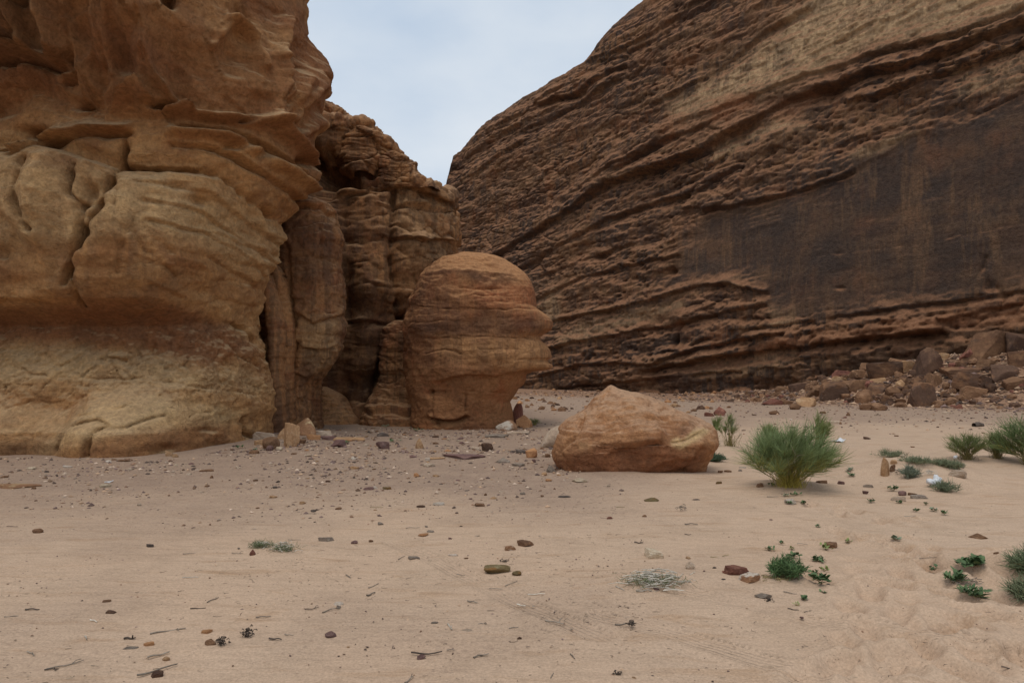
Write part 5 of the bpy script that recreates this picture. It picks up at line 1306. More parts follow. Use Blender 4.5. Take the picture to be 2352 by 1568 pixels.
def zb(zx, zy): return 1665 + zx * .292, 631.6 + zy * .292
RUB = [
    (850, 985, 200, 132, 'varn', 'block', 'dark broad boulder at the left front of the rubble'),
    (1540, 1035, 215, 175, 'varn', 'block', 'biggest dark five-sided boulder at the front of the rubble'),
    (1100, 1010, 115, 100, 'brown', 'block', 'brown boulder between the dark broad and five-sided boulders'),
    (1115, 1062, 92, 48, 'brown', 'block', 'left of two blocks lying on the sand before the rubble'),
    (1222, 1066, 108, 52, 'brown', 'block', 'right of two blocks lying on the sand before the rubble'),
    (1012, 928, 150, 92, 'brown', 'block', 'tan boulder with notched foot above the dark broad boulder'),
    (1270, 830, 270, 130, 'varn', 'slab', 'long dark slanting slab in the middle of the rubble'),
    (1600, 795, 190, 200, 'dark', 'wedge', 'tall dark upright boulder standing in the rubble'),
    (2050, 660, 360, 205, 'varn', 'slab', 'huge tilted slab boulder high on the rubble at right'),
    (1940, 672, 170, 100, 'red', 'wedge', 'dark red rock under the left end of the huge tilted slab'),
    (1985, 930, 330, 115, 'varn', 'slab', 'long dark-ended brown block low in the rubble at right'),
    (1945, 975, 205, 80, 'brown', 'slab', 'flat slab leaning in front of the long dark-ended block'),
    (2190, 835, 210, 110, 'varn', 'block', 'blocky brown boulder right of centre in the rubble at the edge'),
    (1900, 815, 330, 80, 'varn', 'slab', 'low wide slab beneath the huge tilted slab'),
    (2330, 730, 190, 120, 'varn', 'block', 'dark-topped boulder at the right edge of the rubble'),
    (2310, 610, 190, 150, 'dark', 'block', 'dark boulder at the top right edge of the rubble'),
    (2230, 600, 170, 130, 'varn', 'slab', 'brown slab tucked behind the huge tilted slab'),
    (1432, 765, 105, 82, 'tan', 'block', 'tan cube left of the tall dark upright boulder'),
    (1368, 722, 115, 62, 'brown', 'block', 'brown rock behind the tan cube'),
    (1318, 962, 118, 80, 'brown', 'wedge', 'ribbed brown rock left of the five-sided boulder'),
    (1210, 945, 160, 90, 'varn', 'block', 'dark block under the striped ledge stone'),
    (1205, 858, 150, 40, 'tan', 'slab', 'striped tan ledge stone in the rubble middle'),
    (900, 865, 112, 58, 'tan', 'slab', 'tan rock at the upper left of the rubble'),
    (1000, 728, 86, 60, 'tan', 'block', 'tan block near the rubble top left of the long slab'),
    (1160, 745, 160, 48, 'brown', 'slab', 'flat brown rock at the rubble top'),
    (930, 805, 145, 52, 'red', 'slab', 'dark red broken rock at the rubble upper left'),
    (1060, 820, 120, 70, 'brown', 'block', 'brown rock left of the long dark slanting slab'),
    (640, 1037, 155, 72, 'tan', 'wedge', 'tan rock at the far left foot of the rubble'),
    (555, 1058, 82, 46, 'brown', 'round', 'round brown rock below the tan rock at the rubble left foot'),
    (360, 1022, 145, 50, 'red', 'wedge', 'dark red rock on the scree left of the rubble'),
    (480, 1018, 90, 36, 'brown', 'slab', 'flat brown rock right of the dark red rock on the scree'),
    (1650, 880, 95, 92, 'brown', 'block', 'brown cube below the tall dark upright boulder'),
    (1720, 668, 110, 54, 'tan', 'slab', 'layered tan rock right of the tall dark upright boulder'),
    (2285, 905, 210, 85, 'brown', 'slab', 'long slanting brown slab at the lower right edge of the rubble'),
    (1268, 1015, 105, 62, 'varn', 'block', 'dark-faced rock left of the five-sided boulder foot'),
    (2062, 735, 150, 62, 'brown', 'slab', 'brown rock below the huge tilted slab'),
    (1472, 880, 92, 60, 'varn', 'wedge', 'dark wedge under the tan cube'),
    (1382, 895, 78, 64, 'tan', 'wedge', 'tan splintered rock below the tan cube'),
    (1540, 860, 150, 60, 'varn', 'wedge', 'dark wedge behind the five-sided boulder'),
    (1720, 960, 70, 42, 'brown', 'block', 'brown stone right of the five-sided boulder'),
    (1460, 950, 110, 40, 'varn', 'slab', 'dark slab behind the left of the five-sided boulder'),
    (700, 965, 110, 60, 'brown', 'block', 'brown rock left of the dark broad boulder'),
    (590, 915, 140, 60, 'dark', 'slab', 'dark broken ledge rock at the rubble left top'),
    (950, 978, 70, 40, 'brown', 'block', 'brown stone at the right foot of the dark broad boulder'),
]
for zx, zy, w, h, mat, kind, label in RUB:
    x, y = zb(zx, zy)
    put_stone('rubble_boulder', x, y, w * .292 * 1.12, h * .292 * 1.12, mat, kind, label, 'boulder', 'boulders fallen below the layered cliff', sub=4 if w > 120 else 3, deep=.7, tilt=random.uniform(-.2, .2) if kind == 'slab' else random.uniform(-.06, .06), sink=.3)

CW = {'brown': 'brown', 'varn': 'varnished brown', 'tan': 'tan', 'dark': 'blackish', 'orange': 'orange', 'red': 'dark red', 'slate': 'slate-coloured', 'purple': 'purplish', 'pale': 'pale', 'grey': 'grey', 'white': 'whitish'}
KW = {'block': 'blocky', 'slab': 'flat', 'wedge': 'pointed', 'round': 'rounded'}
def free_stone(name, X, Y, size, mat, kind, label, cat, group, sub=2, asp=(1, .8, .6)):
    _sid[0] += 1
    me = stone_mesh(900 + _sid[0] % 9, kind, sub, mat)
    o = link(name, me)
    a = random.uniform(.8, 1.25)
    sx_, sy_, sz_ = size * asp[0] * a, size * asp[1], size * asp[2] * random.uniform(.75, 1.25)
    o.location = (X, Y, float(ground_z(X, Y)) + sz_ * .16)
    o.scale = (sx_, sy_, sz_)
    o.rotation_euler = (random.uniform(-.25, .25), random.uniform(-.25, .25), random.uniform(0, 6.28))
    return tag(o, CW[mat] + ' ' + KW[kind] + ' ' + label, cat, group)

# smaller rubble between the boulders: nothing in the photograph tells these apart
_r2 = random.Random(21)
n = 0
while n < 285:
    s = _r2.triangular(17, 47, 38); dl = _r2.triangular(.2, 10, 3.5)
    if s < 26 and dl > 5: continue
    X = CA[0] + CD[0] * s + CN[0] * dl; Y = CA[1] + CD[1] * s + CN[1] * dl
    size = _r2.choice([.22, .28, .34, .42, .52, .66]) * (1.0 if s > 28 else .7)
    free_stone('rubble_stone', X, Y, size, _r2.choice(['brown', 'brown', 'varn', 'varn', 'dark', 'brown', 'brown', 'dark', 'red']), _r2.choice(['block', 'block', 'slab', 'wedge']),
               'stone filling gaps between the fallen boulders', 'stone', 'small rubble below the layered cliff', sub=2, asp=(1, .85, .75))
    n += 1
# loose stones of the scree seen right of the head rock
n = 0
while n < 120:
    Y = _r2.uniform(30, 66); X = Y * _r2.uniform(.0, .32)
    dl = (X - CA[0]) * CN[0] + (Y - CA[1]) * CN[1]
    if dl < .5 or dl > 26: continue
    free_stone('scree_stone', X, Y, _r2.uniform(.16, .46), _r2.choice(['brown', 'brown', 'orange', 'dark', 'tan']), _r2.choice(['block', 'slab', 'wedge']),
               'scree stone on the slope between the head-shaped rock and the layered cliff', 'stone', 'scree stones under the layered cliff', sub=1)
    n += 1
# scattered chips on the gravelly ground
zones = [('stone chip on the gravel before the overhanging cliff', 'stone chips on the gravel', 80, lambda: (_r2.uniform(-8.5, 1.0), _r2.uniform(8.5, 17.5)), ['slate', 'brown', 'purple', 'brown', 'pale', 'tan'], (.05, .15)),
         ('small loose stone on the ground before the rock tower and head', 'loose stones before the rock tower', 70, lambda: (_r2.uniform(-5.5, 1.5), _r2.uniform(14, 22)), ['brown', 'tan', 'purple', 'orange', 'pale'], (.07, .22)),
         ('small pebble lying on the foreground sand', 'pebbles on the foreground sand', 36, lambda: (_r2.uniform(-3.5, 3.5), _r2.uniform(3.6, 8.5)), ['purple', 'brown', 'tan', 'grey', 'pale', 'white'], (.015, .05)),
         ('small stone on the far reddish flat beyond the shrubs', 'small stones on the far flat', 60, lambda: (_r2.uniform(5, 24), _r2.uniform(17, 33)), ['brown', 'red', 'dark', 'pale'], (.08, .22))]
for label, group, cnt, pos, mats, (s0_, s1_) in zones:
    n = 0
    while n < cnt:
        X, Y = pos()
        if Y > 13.6 - .25 * max(0, X + 8) and X < -6.2: continue
        free_stone('pebble' if 'pebble' in label else 'stone_chip' if 'chip' in label else 'loose_stone', X, Y, s0_ + (s1_ - s0_) * _r2.random() ** 2.2, _r2.choice(mats), _r2.choice(['slab', 'slab', 'block', 'round']), label, 'stone', group, sub=2 if Y < 9 else 1, asp=(1, .75, .4))
        n += 1

# gravel too small to pick apart
def gravel(name, count, label, mats, sampler, seed):
    rng = np.random.default_rng(seed)
    octa = np.array([[1, 0, 0], [-1, 0, 0], [0, 1, 0], [0, -1, 0], [0, 0, 1], [0, 0, -1]], float)
    of = np.array([[0, 2, 4], [2, 1, 4], [1, 3, 4], [3, 0, 4], [2, 0, 5], [1, 2, 5], [3, 1, 5], [0, 3, 5]])
    X, Y, S = sampler(rng, count)
    k = len(X)
    V = octa[None] * (1 + rng.uniform(-.35, .35, (k, 6, 1))) + rng.normal(0, .12, (k, 6, 3))
    a = rng.uniform(0, 6.28, k); ca, sa = np.cos(a)[:, None], np.sin(a)[:, None]
    sc = S[:, None] * .5
    fl = rng.uniform(.25, .7, (k, 1)); el = rng.uniform(.6, 1.0, (k, 1))
    x = V[..., 0] * sc; y = V[..., 1] * sc * el; z = V[..., 2] * sc * fl
    W = np.stack([x * ca - y * sa + X[:, None], x * sa + y * ca + Y[:, None], z + ground_z(X, Y)[:, None] + sc * fl * .3], -1)
    F = (of[None] + (np.arange(k) * 6)[:, None, None]).reshape(-1, 3)
    me = mesh_np(name, W.reshape(-1, 3), F, smooth=False)
    for m in mats: me.materials.append(m)
    me.polygons.foreach_set('material_index', np.repeat(rng.integers(0, len(mats), k), 8).astype(np.int32))
    return tag(link(name, me), label, None, kind='stuff')

def flatmat(name, col, rough=.9):
    k = NT(name, rough)
    g = k.n('ShaderNodeNewGeometry')
    c = k.mix(1.0, col, k.ramp(g.outputs['Random Per Island'], (0.0, .55), (1.0, 1.45)), 'MULTIPLY')
    return k.done(c)
GM = [flatmat('gravel brown', (.23, .135, .085)), flatmat('gravel tan', (.40, .26, .165)), flatmat('gravel dark', (.11, .075, .058)), flatmat('gravel purple', (.19, .125, .105)), flatmat('gravel pale', (.46, .34, .25))]

def samp_left(rng, c):
    Y = 7.5 + 14 * rng.random(c) ** .8; X = rng.uniform(-.78, .16, c) * Y
    d = fbm(X * .5, Y * .5, X * 0 + 3, 3)
    keep = (rng.random(c) < np.clip(.45 + d * 1.5, .05, 1) * np.interp(Y, [7.5, 10, 12, 20], [.25, .6, 1, 1])) & ~((X < -6.4) & (Y > 13.7)) & ~((np.hypot(X - 2.1, Y - 12.3) < 1.2))
    X, Y = X[keep], Y[keep]
    return X, Y, .016 + .085 * rng.random(len(X)) ** 4 * np.interp(Y, [7, 16], [.6, 1.3])
def samp_near(rng, c):
    Y = 3.0 + 7.5 * rng.random(c) ** 1.2; X = rng.uniform(-.8, .8, c) * Y
    d = fbm(X * .7, Y * .7, X * 0 + 8, 3)
    keep = rng.random(c) < np.clip(.35 + d * 1.4, .03, 1) * np.where(X > .25 * Y, .35, 1)
    X, Y = X[keep], Y[keep]
    return X, Y, .006 + .016 * rng.random(len(X)) ** 3
def samp_far(rng, c):
    Y = 19 + 45 * rng.random(c) ** 1.1; X = rng.uniform(-.05, .8, c) * Y
    dl = (X - CA[0]) * CN[0] + (Y - CA[1]) * CN[1]
    d = fbm(X * .2, Y * .2, X * 0 + 5, 3)
    keep = (dl > 0) & (rng.random(c) < np.clip(np.interp(dl, [0, 8, 14, 25], [1, .95, .45, .12]) + d * .4, .03, 1))
    X, Y, dl = X[keep], Y[keep], dl[keep]
    return X, Y, .05 + .26 * rng.random(len(X)) ** 3 * np.interp(dl, [0, 9, 14], [1, .75, .4])
gravel('gravel', 26000, 'loose brown gravel strewn before the overhanging cliff', GM, samp_left, 1)
gravel('grit', 9000, 'fine dark grit scattered over the foreground sand', GM[:4], samp_near, 2)
gravel('scree', 14000, 'loose brown scree below the layered cliff', GM[:4], samp_far, 3)

def samp_heap(rng, c):
    s = 22 + 26 * rng.random(c) ** .7; dl = 8.5 * rng.random(c)
    keep = rng.random(c) < np.interp(s, [22, 28, 34, 48], [.15, .5, 1, 1]) * np.interp(dl, [0, 6, 8.5], [1, .9, .2])
    s, dl = s[keep], dl[keep]
    return CA[0] + CD[0] * s + CN[0] * dl, CA[1] + CD[1] * s + CN[1] * dl, .07 + .36 * rng.random(len(s)) ** 2.5
gravel('rubble', 11000, 'small brown rubble between the fallen boulders', [GM[0], GM[0], GM[2], GM[3], GM[1]], samp_heap, 4)

# ------------------------------------------------------------------ plants, twigs, litter
def vcol_mat(name, rough=.75, jitter=.35):
    k = NT(name, rough)
    at = k.attr('tint'); g = k.n('ShaderNodeNewGeometry')
    c = k.mix(1.0, at.outputs['Color'], k.ramp(g.outputs['Random Per Island'], (0.0, 1 - jitter), (1.0, 1 + jitter)), 'MULTIPLY')
    return k.done(c)
M['strand'] = vcol_mat('plant strands')
def wood_mat(name, a, b):
    k = NT(name, .85)
    v = k.coord((3, 30, 30), 'Object'); c = k.mix(k.ramp(k.noise(v, 2.0, 4, .6), (.35, 0.0), (.65, 1.0)), a, b)
    oi = k.n('ShaderNodeObjectInfo'); c = k.mix(1.0, c, k.ramp(oi.outputs['Random'], (0.0, .7), (1.0, 1.25)), 'MULTIPLY')
    return k.done(c, k.bump(k.noise(v, 3, 3), .01, .5))
M['twig'] = wood_mat('grey twig wood', (.16, .125, .095), (.30, .245, .19))
M['darkwood'] = wood_mat('dark rotten wood', (.055, .042, .034), (.14, .105, .08))
M['bonewood'] = wood_mat('bleached twig wood', (.42, .36, .28), (.60, .54, .45))
M['stem'] = wood_mat('shrub stem', (.20, .155, .075), (.33, .26, .12))
def leaf_mat(name, a, b):
    k = NT(name, .6)
    oi = k.n('ShaderNodeObjectInfo'); g = k.n('ShaderNodeNewGeometry')
    f = k.math('FRACT', k.math('ADD', oi.outputs['Random'], g.outputs['Random Per Island']))
    return k.done(k.mix(f, a, b))
M['leaf'] = leaf_mat('green leaf', (.060, .102, .042), (.125, .175, .075))
M['leafpale'] = leaf_mat('yellow green leaf', (.16, .20, .06), (.26, .28, .10))
M['leafgrey'] = leaf_mat('grey green leaf', (.12, .155, .09), (.22, .25, .16))

class Strands:
    """ribbons and thin tubes gathered into one mesh with a colour at every point"""
    def __init__(self): self.V = []; self.F = []; self.C = []; self.n = 0
    def add(self, pts, w0, w1, c0, c1, sides=3):
        pts = np.asarray(pts, float); k = len(pts)
        T = np.gradient(pts, axis=0); T /= (np.linalg.norm(T, axis=1, keepdims=True) + 1e-9)
        ref = np.array([.31, .17, .93]); ref = np.where(np.abs(T @ ref)[:, None] > .95, np.array([1., 0, 0])[None], ref[None])
        A = np.cross(T, ref); A /= (np.linalg.norm(A, axis=1, keepdims=True) + 1e-9); B = np.cross(T, A)
        t = np.linspace(0, 1, k)[:, None]; w = (w0 + (w1 - w0) * t) * .5
        ring = [pts + (A * math.cos(a) + B * math.sin(a)) * w for a in [2 * math.pi * q / sides for q in range(sides)]]
        V = np.stack(ring, 1).reshape(-1, 3)
        C = np.repeat(np.asarray(c0)[None] * (1 - t) + np.asarray(c1)[None] * t, sides, 0)
        base = self.n
        for i in range(k - 1):
            for q in range(sides):
                a, b = base + i * sides + q, base + i * sides + (q + 1) % sides
                self.F.append((a, b, b + sides, a + sides))
        self.V.append(V); self.C.append(C); self.n += len(V)
    def build(self, name, mat, parent=None):
        V = np.concatenate(self.V); C = np.concatenate(self.C)
        me = mesh_np(name, V, np.array(self.F))
        a = me.attributes.new('tint', 'FLOAT_COLOR', 'POINT')
        a.data.foreach_set('color', np.concatenate([C, np.ones((len(C), 1))], 1).astype(np.float32).ravel())
        return link(name, me, mat, parent)

def rnd_unit(r):
    v = np.array([r.gauss(0, 1), r.gauss(0, 1), r.gauss(0, 1)]); return v / np.linalg.norm(v)

def tube_mesh(name, pts, r0, r1, mat, sides=6):
    s = Strands(); s.add(pts, 2 * r0, 2 * r1, (1, 1, 1), (1, 1, 1), sides)
    me = mesh_np(name, np.concatenate(s.V), np.array(s.F)); me.materials.append(mat); return me

def px_scale(x, y):
    p = on_ground(x, y); return p, float((p - CAM) @ FWD) / FPX

def broom(name, x, y, wpx, hpx, label, seed, stems=60, per=70, base=(.27, .21, .05), mid=(.10, .135, .05), tip=(.13, .19, .10), sw=.006, spread=1.05, wind=.15, strand=.30, branches=12, flat=.55, group=None, bare=.38):
    """bushy desert broom: woody branches fan out from one crown and end in sprays of thread-like green twigs"""
    r = random.Random(seed)
    p, sc = px_scale(x, y)
    Wm, H = wpx * sc, hpx * sc
    root = empty(name, p); tag(root, label, 'shrub', group)
    fol = Strands()
    for i in range(stems):
        az = r.uniform(0, 2 * math.pi); tl = spread * math.sqrt(r.random())
        end = np.array([math.cos(az) * math.sin(tl) * Wm * .56, math.sin(az) * math.sin(tl) * Wm * flat, 0])
        hz = H * (.42 + .46 * r.random()) * (1 - .62 * (tl / 1.5) ** 2)
        st0 = np.array([r.gauss(0, .045) * Wm, r.gauss(0, .04) * Wm, 0])
        ts = np.linspace(0, 1, 7)
        pts = np.stack([st0[0] + end[0] * ts ** 1.05 + wind * H * .3 * ts ** 2, st0[1] + end[1] * ts ** 1.05, hz * (1.35 * ts - .35 * ts ** 2.4)], 1)
        pts += np.array([[r.gauss(0, .012) * Wm * q for _ in range(3)] for q in ts])
        if i < branches:
            link('branch', tube_mesh('branch', pts, .009 * H ** .5, .003, M['stem'], 5), None, root)
        else:
            fol.add(pts, .010, .005, base, mid)
        if r.random() < .12:                      # a dead stem: bare grey twigs only
            for q in range(9):
                a = r.randint(3, 5); o = pts[a]; dv = (pts[-1] - pts[0]) / H + rnd_unit(r) * .7
                fol.add([o, o + dv * H * .09, o + dv * H * .17], sw * 1.1, sw * .6, (.30, .25, .18), (.36, .31, .24))
            continue
        for q in range(int(per * r.uniform(.5, 1.4))):
            t = bare + (1 - bare) * r.random() ** .75
            k = t * 6; a = int(min(k, 5)); o = pts[a] + (pts[a + 1] - pts[a]) * (k - a)
            d = (pts[-1] - pts[0]); d = d / np.linalg.norm(d)
            dv = d * .75 + rnd_unit(r) * .62 + np.array([wind * 1.2, 0, .22]); dv /= np.linalg.norm(dv)
            L = strand * H * r.uniform(.3, 1.35)
            bend = np.array([wind * .5, 0, -.10 * r.random()])
            sp = [o, o + dv * L * .36 + bend * L * .06, o + dv * L * .7 + bend * L * .22, o + dv * L + bend * L * .5]
            m = np.asarray(mid) * r.uniform(.8, 1.2); tp = np.asarray(tip) * r.uniform(.8, 1.2)
            if o[2] < .42 * H and r.random() < .5: m = np.asarray(base) * .8
            fol.add(sp, sw, sw * .5, m, tp)
    # young yellow-green shoots round the crown
    for q in range(int(stems * 3.0)):
        az = r.uniform(0, 6.28); d = np.array([math.cos(az) * r.uniform(.2, .75), math.sin(az) * r.uniform(.2, .7), 1.0]); d /= np.linalg.norm(d)
        o = np.array([r.gauss(0, .09) * Wm, r.gauss(0, .07) * Wm, -.01]); L = H * r.uniform(.15, .42)
        fol.add([o, o + d * L * .5, o + d * L + np.array([wind * .05, 0, 0])], sw, sw * .6, base, np.asarray(base) * .5 + np.asarray(mid) * .5)
    f = fol.build('foliage', M['strand'], root); f['kind'] = 'stuff'
    return root

broom('broom_shrub', 1812, 1116, 168, 150, 'big round blue-green broom shrub right of the peaked boulder', 1, stems=115, per=74, wind=.12, strand=.26, branches=18, spread=1.22, tip=(.235, .305, .135), mid=(.165, .205, .07), base=(.46, .35, .07), bare=.38, sw=.0046)
broom('broom_shrub', 1876, 1036, 60, 92, 'tall narrow yellow-green broom rising behind the big round shrub', 2, stems=26, per=50, tip=(.215, .26, .09), mid=(.15, .18, .055), spread=.55, strand=.24, branches=6, wind=.22)
broom('broom_shrub', 1765, 1032, 66, 62, 'yellow-green broom shoots behind the left of the big round shrub', 3, stems=20, per=36, tip=(.23, .27, .10), mid=(.16, .19, .06), spread=.7, strand=.26, branches=7, wind=.15, bare=.5)
broom('broom_shrub', 1643, 1014, 34, 62, 'slim sprouting broom close to the right of the boulder', 4, stems=8, per=60, tip=(.22, .27, .10), mid=(.16, .19, .065), spread=.4, strand=.26, branches=5, bare=.62)
broom('broom_shrub', 1676, 1024, 92, 78, 'loose open broom with bare lower stems between boulder and big shrub', 5, stems=17, per=55, tip=(.22, .27, .10), mid=(.16, .19, .065), spread=.85, strand=.2, branches=9, bare=.6, wind=.12)
broom('broom_shrub', 2222, 1054, 78, 60, 'round olive broom at the right behind the hummock', 6, stems=44, per=55, tip=(.20, .23, .09), mid=(.15, .165, .06), base=(.24, .185, .07), strand=.3, branches=9, wind=.02)
broom('broom_shrub', 2292, 1052, 62, 58, 'yellowish olive broom between the round olive broom and the right edge', 7, stems=34, per=50, tip=(.22, .23, .085), mid=(.17, .165, .06), base=(.26, .19, .07), strand=.3, branches=8, wind=.02)
broom('broom_shrub', 2372, 1068, 118, 118, 'tall dark green broom cut off by the right edge', 8, stems=60, per=55, tip=(.165, .22, .085), mid=(.11, .145, .055), strand=.28, branches=10, wind=-.02, spread=1.25)
broom('small_tuft', 1228, 976, 24, 17, 'small yellow-green tuft on the scree right of the head-shaped rock', 9, stems=22, per=16, tip=(.19, .21, .07), mid=(.14, .15, .05), strand=.4, branches=3, wind=0)

_leaf = {}
def leaf_mesh(kind, mat):
    if (kind, mat) in _leaf: return _leaf[kind, mat]
    prof = {'oval': [(0, .04), (.2, .24), (.5, .36), (.78, .26), (1, .02)], 'narrow': [(0, .03), (.25, .12), (.6, .15), (.85, .09), (1, .01)]}[kind]
    V, F = [], []
    for t, w in prof:
        z = .28 * t - .22 * t * t
        V += [(t, -w, z + .10 * w), (t, 0, z), (t, w, z + .10 * w)]
    for i in range(len(prof) - 1):
        for q in (0, 1): a = i * 3 + q; F.append((a, a + 3, a + 4, a + 1))
    me = mesh_np('leaf', np.array(V, float), np.array(F)); me.materials.append(M[mat])
    _leaf[kind, mat] = me
    return me

def herb(name, x, y, wpx, label, seed, leaves=36, mat='leaf', kind='oval', hpx=8, lsize=.03, stems=5, cat='plant', group=None, deep=.7):
    """low leafy herb: runners on the sand, every leaf its own piece"""
    r = random.Random(seed)
    p, sc = px_scale(x, y); Wm = wpx * sc; H = hpx * sc
    root = empty(name, p); tag(root, label, cat, group)
    runs = []; sob = []
    for i in range(stems):
        az = 2 * math.pi * (i + r.uniform(-.35, .35)) / stems; L = Wm * .5 * r.uniform(.55, 1.0)
        ts = np.linspace(0, 1, 5); bend = r.uniform(-.6, .6)
        pts = np.stack([np.cos(az + bend * ts) * L * ts, np.sin(az + bend * ts) * L * ts * deep, H * (.15 + .6 * np.sin(ts * 2.4) * r.uniform(.4, 1))], 1)
        pts[:, 2] += np.array([float(ground_z(p[0] + q[0], p[1] + q[1])) - p[2] for q in pts])
        runs.append(pts); sob.append(link('stem', tube_mesh('stem', pts, .003, .0015, M['stem'], 4), None, root))
    me = leaf_mesh(kind, mat)
    for i in range(leaves):
        pts = runs[i % stems]; t = .15 + .85 * r.random(); k = t * 4; a = int(min(k, 3)); o = pts[a] + (pts[a + 1] - pts[a]) * (k - a)
        lf = link('leaf', me, None, sob[i % stems], o + np.array([0, 0, r.uniform(0, H * .5)]))
        s = lsize * r.uniform(.6, 1.25); lf.scale = (s, s, s)
        lf.rotation_euler = (r.uniform(-.5, .5), r.uniform(-.9, .1), r.uniform(0, 6.28))
    return root

def bush_herb(name, x, y, wpx, hpx, label, seed, n=60, per=16, col=(.075, .125, .045), tip=(.13, .20, .085), lw=.007, cat='plant', bare=(.24, .19, .10), group=None, L=.05):
    """small bushy herb with needle-thin leaves all along its shoots"""
    r = random.Random(seed); p, sc = px_scale(x, y); Wm, H = wpx * sc, hpx * sc
    root = empty(name, p); tag(root, label, cat, group); fol = Strands()
    for i in range(n):
        az = r.uniform(0, 6.28); q = math.sqrt(r.random())
        e = np.array([math.cos(az) * q * Wm * .5, math.sin(az) * q * Wm * .4, H * (.5 + .5 * r.random()) * (1 - .5 * q * q)])
        st = np.array([r.gauss(0, .12) * Wm, r.gauss(0, .08) * Wm, -.01])
        pts = [st, st * .6 + e * .45 + np.array([0, 0, H * .1]), e]
        if i < 6: link('stem', tube_mesh('stem', pts, .004, .0015, M['stem'], 4), None, root)
        else: fol.add(pts, .004, .002, bare, col)
        pts = np.array(pts)
        for k in range(per):
            t = .3 + .7 * r.random(); kk = t * 2; a = int(min(kk, 1)); o = pts[a] + (pts[a + 1] - pts[a]) * (kk - a)
            d = rnd_unit(r) + np.array([0, 0, .5]); d /= np.linalg.norm(d)
            fol.add([o, o + d * L * .5, o + d * L * r.uniform(.7, 1.2)], lw, lw * .4, np.asarray(col) * r.uniform(.8, 1.2), np.asarray(tip) * r.uniform(.8, 1.2))
    f = fol.build('foliage', M['strand'], root); f['kind'] = 'stuff'
    return root

# the herb patch right of the red rocks
bush_herb('bushy_herb', 1807, 1326, 92, 50, 'bushy dark green herb beside the red-brown rocks', 11, n=90, per=22, L=.045)
herb('leafy_herb', 1886, 1342, 52, 'low round-leaved green herb right of the bushy dark green herb', 12, 46, hpx=16, lsize=.05)
herb('leafy_herb', 1820, 1283, 42, 'leafy green herb just behind the bushy dark green herb', 13, 34, hpx=10, lsize=.04)
herb('leafy_herb', 1878, 1290, 46, 'leafy green herb right of and behind the bushy dark green herb', 14, 34, hpx=8, lsize=.04)
herb('leafy_herb', 1898, 1264, 30, 'pale yellow-green seedling clump in front of the elongated brown stone', 15, 18, 'leafpale', hpx=12, lsize=.035)
herb('leafy_herb', 1766, 1264, 34, 'small green herb left behind the bushy dark green herb', 16, 22, hpx=8, lsize=.03)
herb('leafy_herb', 1818, 1262, 18, 'tiny pale green herb between the two herbs behind the bushy one', 17, 10, 'leafpale', hpx=5, lsize=.028)
herb('leafy_herb', 1794, 1249, 22, 'tiny green herb farthest back in the herb patch', 18, 12, hpx=6, lsize=.028)
herb('leafy_herb', 1893, 1312, 24, 'small pale herb above the round-leaved green herb', 19, 14, 'leafpale', hpx=6, lsize=.032)
herb('leafy_herb', 1872, 1318, 28, 'thin sprawling herb left of the small pale herb', 20, 14, hpx=5, lsize=.03)
herb('leafy_herb', 1946, 1246, 26, 'seedling pair on the sand right of the elongated brown stone', 21, 12, 'leafpale', hpx=5, lsize=.03)
herb('leafy_herb', 1878, 1212, 12, 'lone tiny green seedling on the sand below the big shrub', 22, 9, hpx=5, lsize=.03)
herb('leafy_herb', 1846, 1378, 26, 'small green herb below the round-leaved herb', 23, 14, hpx=7, lsize=.03)
herb('leafy_herb', 1890, 1362, 18, 'few leaves of a seedling just under the round-leaved herb', 24, 8, hpx=3, lsize=.03)
herb('leafy_herb', 1830, 1390, 16, 'pale wispy seedling below the small green herb', 25, 8, 'leafpale', 'narrow', hpx=4, lsize=.03)
# right edge group
herb('leafy_herb', 2232, 1302, 76, 'leafy dark green herb, upper one of the right-hand group', 31, 95, hpx=13, lsize=.055)
herb('leafy_herb', 2192, 1337, 62, 'leafy dark green herb, left one of the right-hand group', 32, 70, kind='narrow', hpx=12, lsize=.07)
herb('leafy_herb', 2240, 1372, 84, 'leafy grey-green herb, lowest one of the right-hand group', 33, 100, 'leaf', 'narrow', hpx=13, lsize=.06)
herb('leafy_herb', 2146, 1310, 30, 'thin small herb left of the right-hand leafy group', 34, 16, hpx=7, lsize=.035)
bush_herb('grassy_clump', 2378, 1318, 120, 52, 'grassy grey-green clump at the right edge, upper one', 35, n=110, per=16, col=(.10, .125, .06), tip=(.19, .22, .12), L=.10, cat='plant', lw=.006)
bush_herb('grassy_clump', 2376, 1380, 110, 46, 'grassy grey-green clump at the right edge, lower one', 36, n=90, per=14, col=(.11, .13, .065), tip=(.21, .23, .13), L=.09, cat='plant', lw=.006)
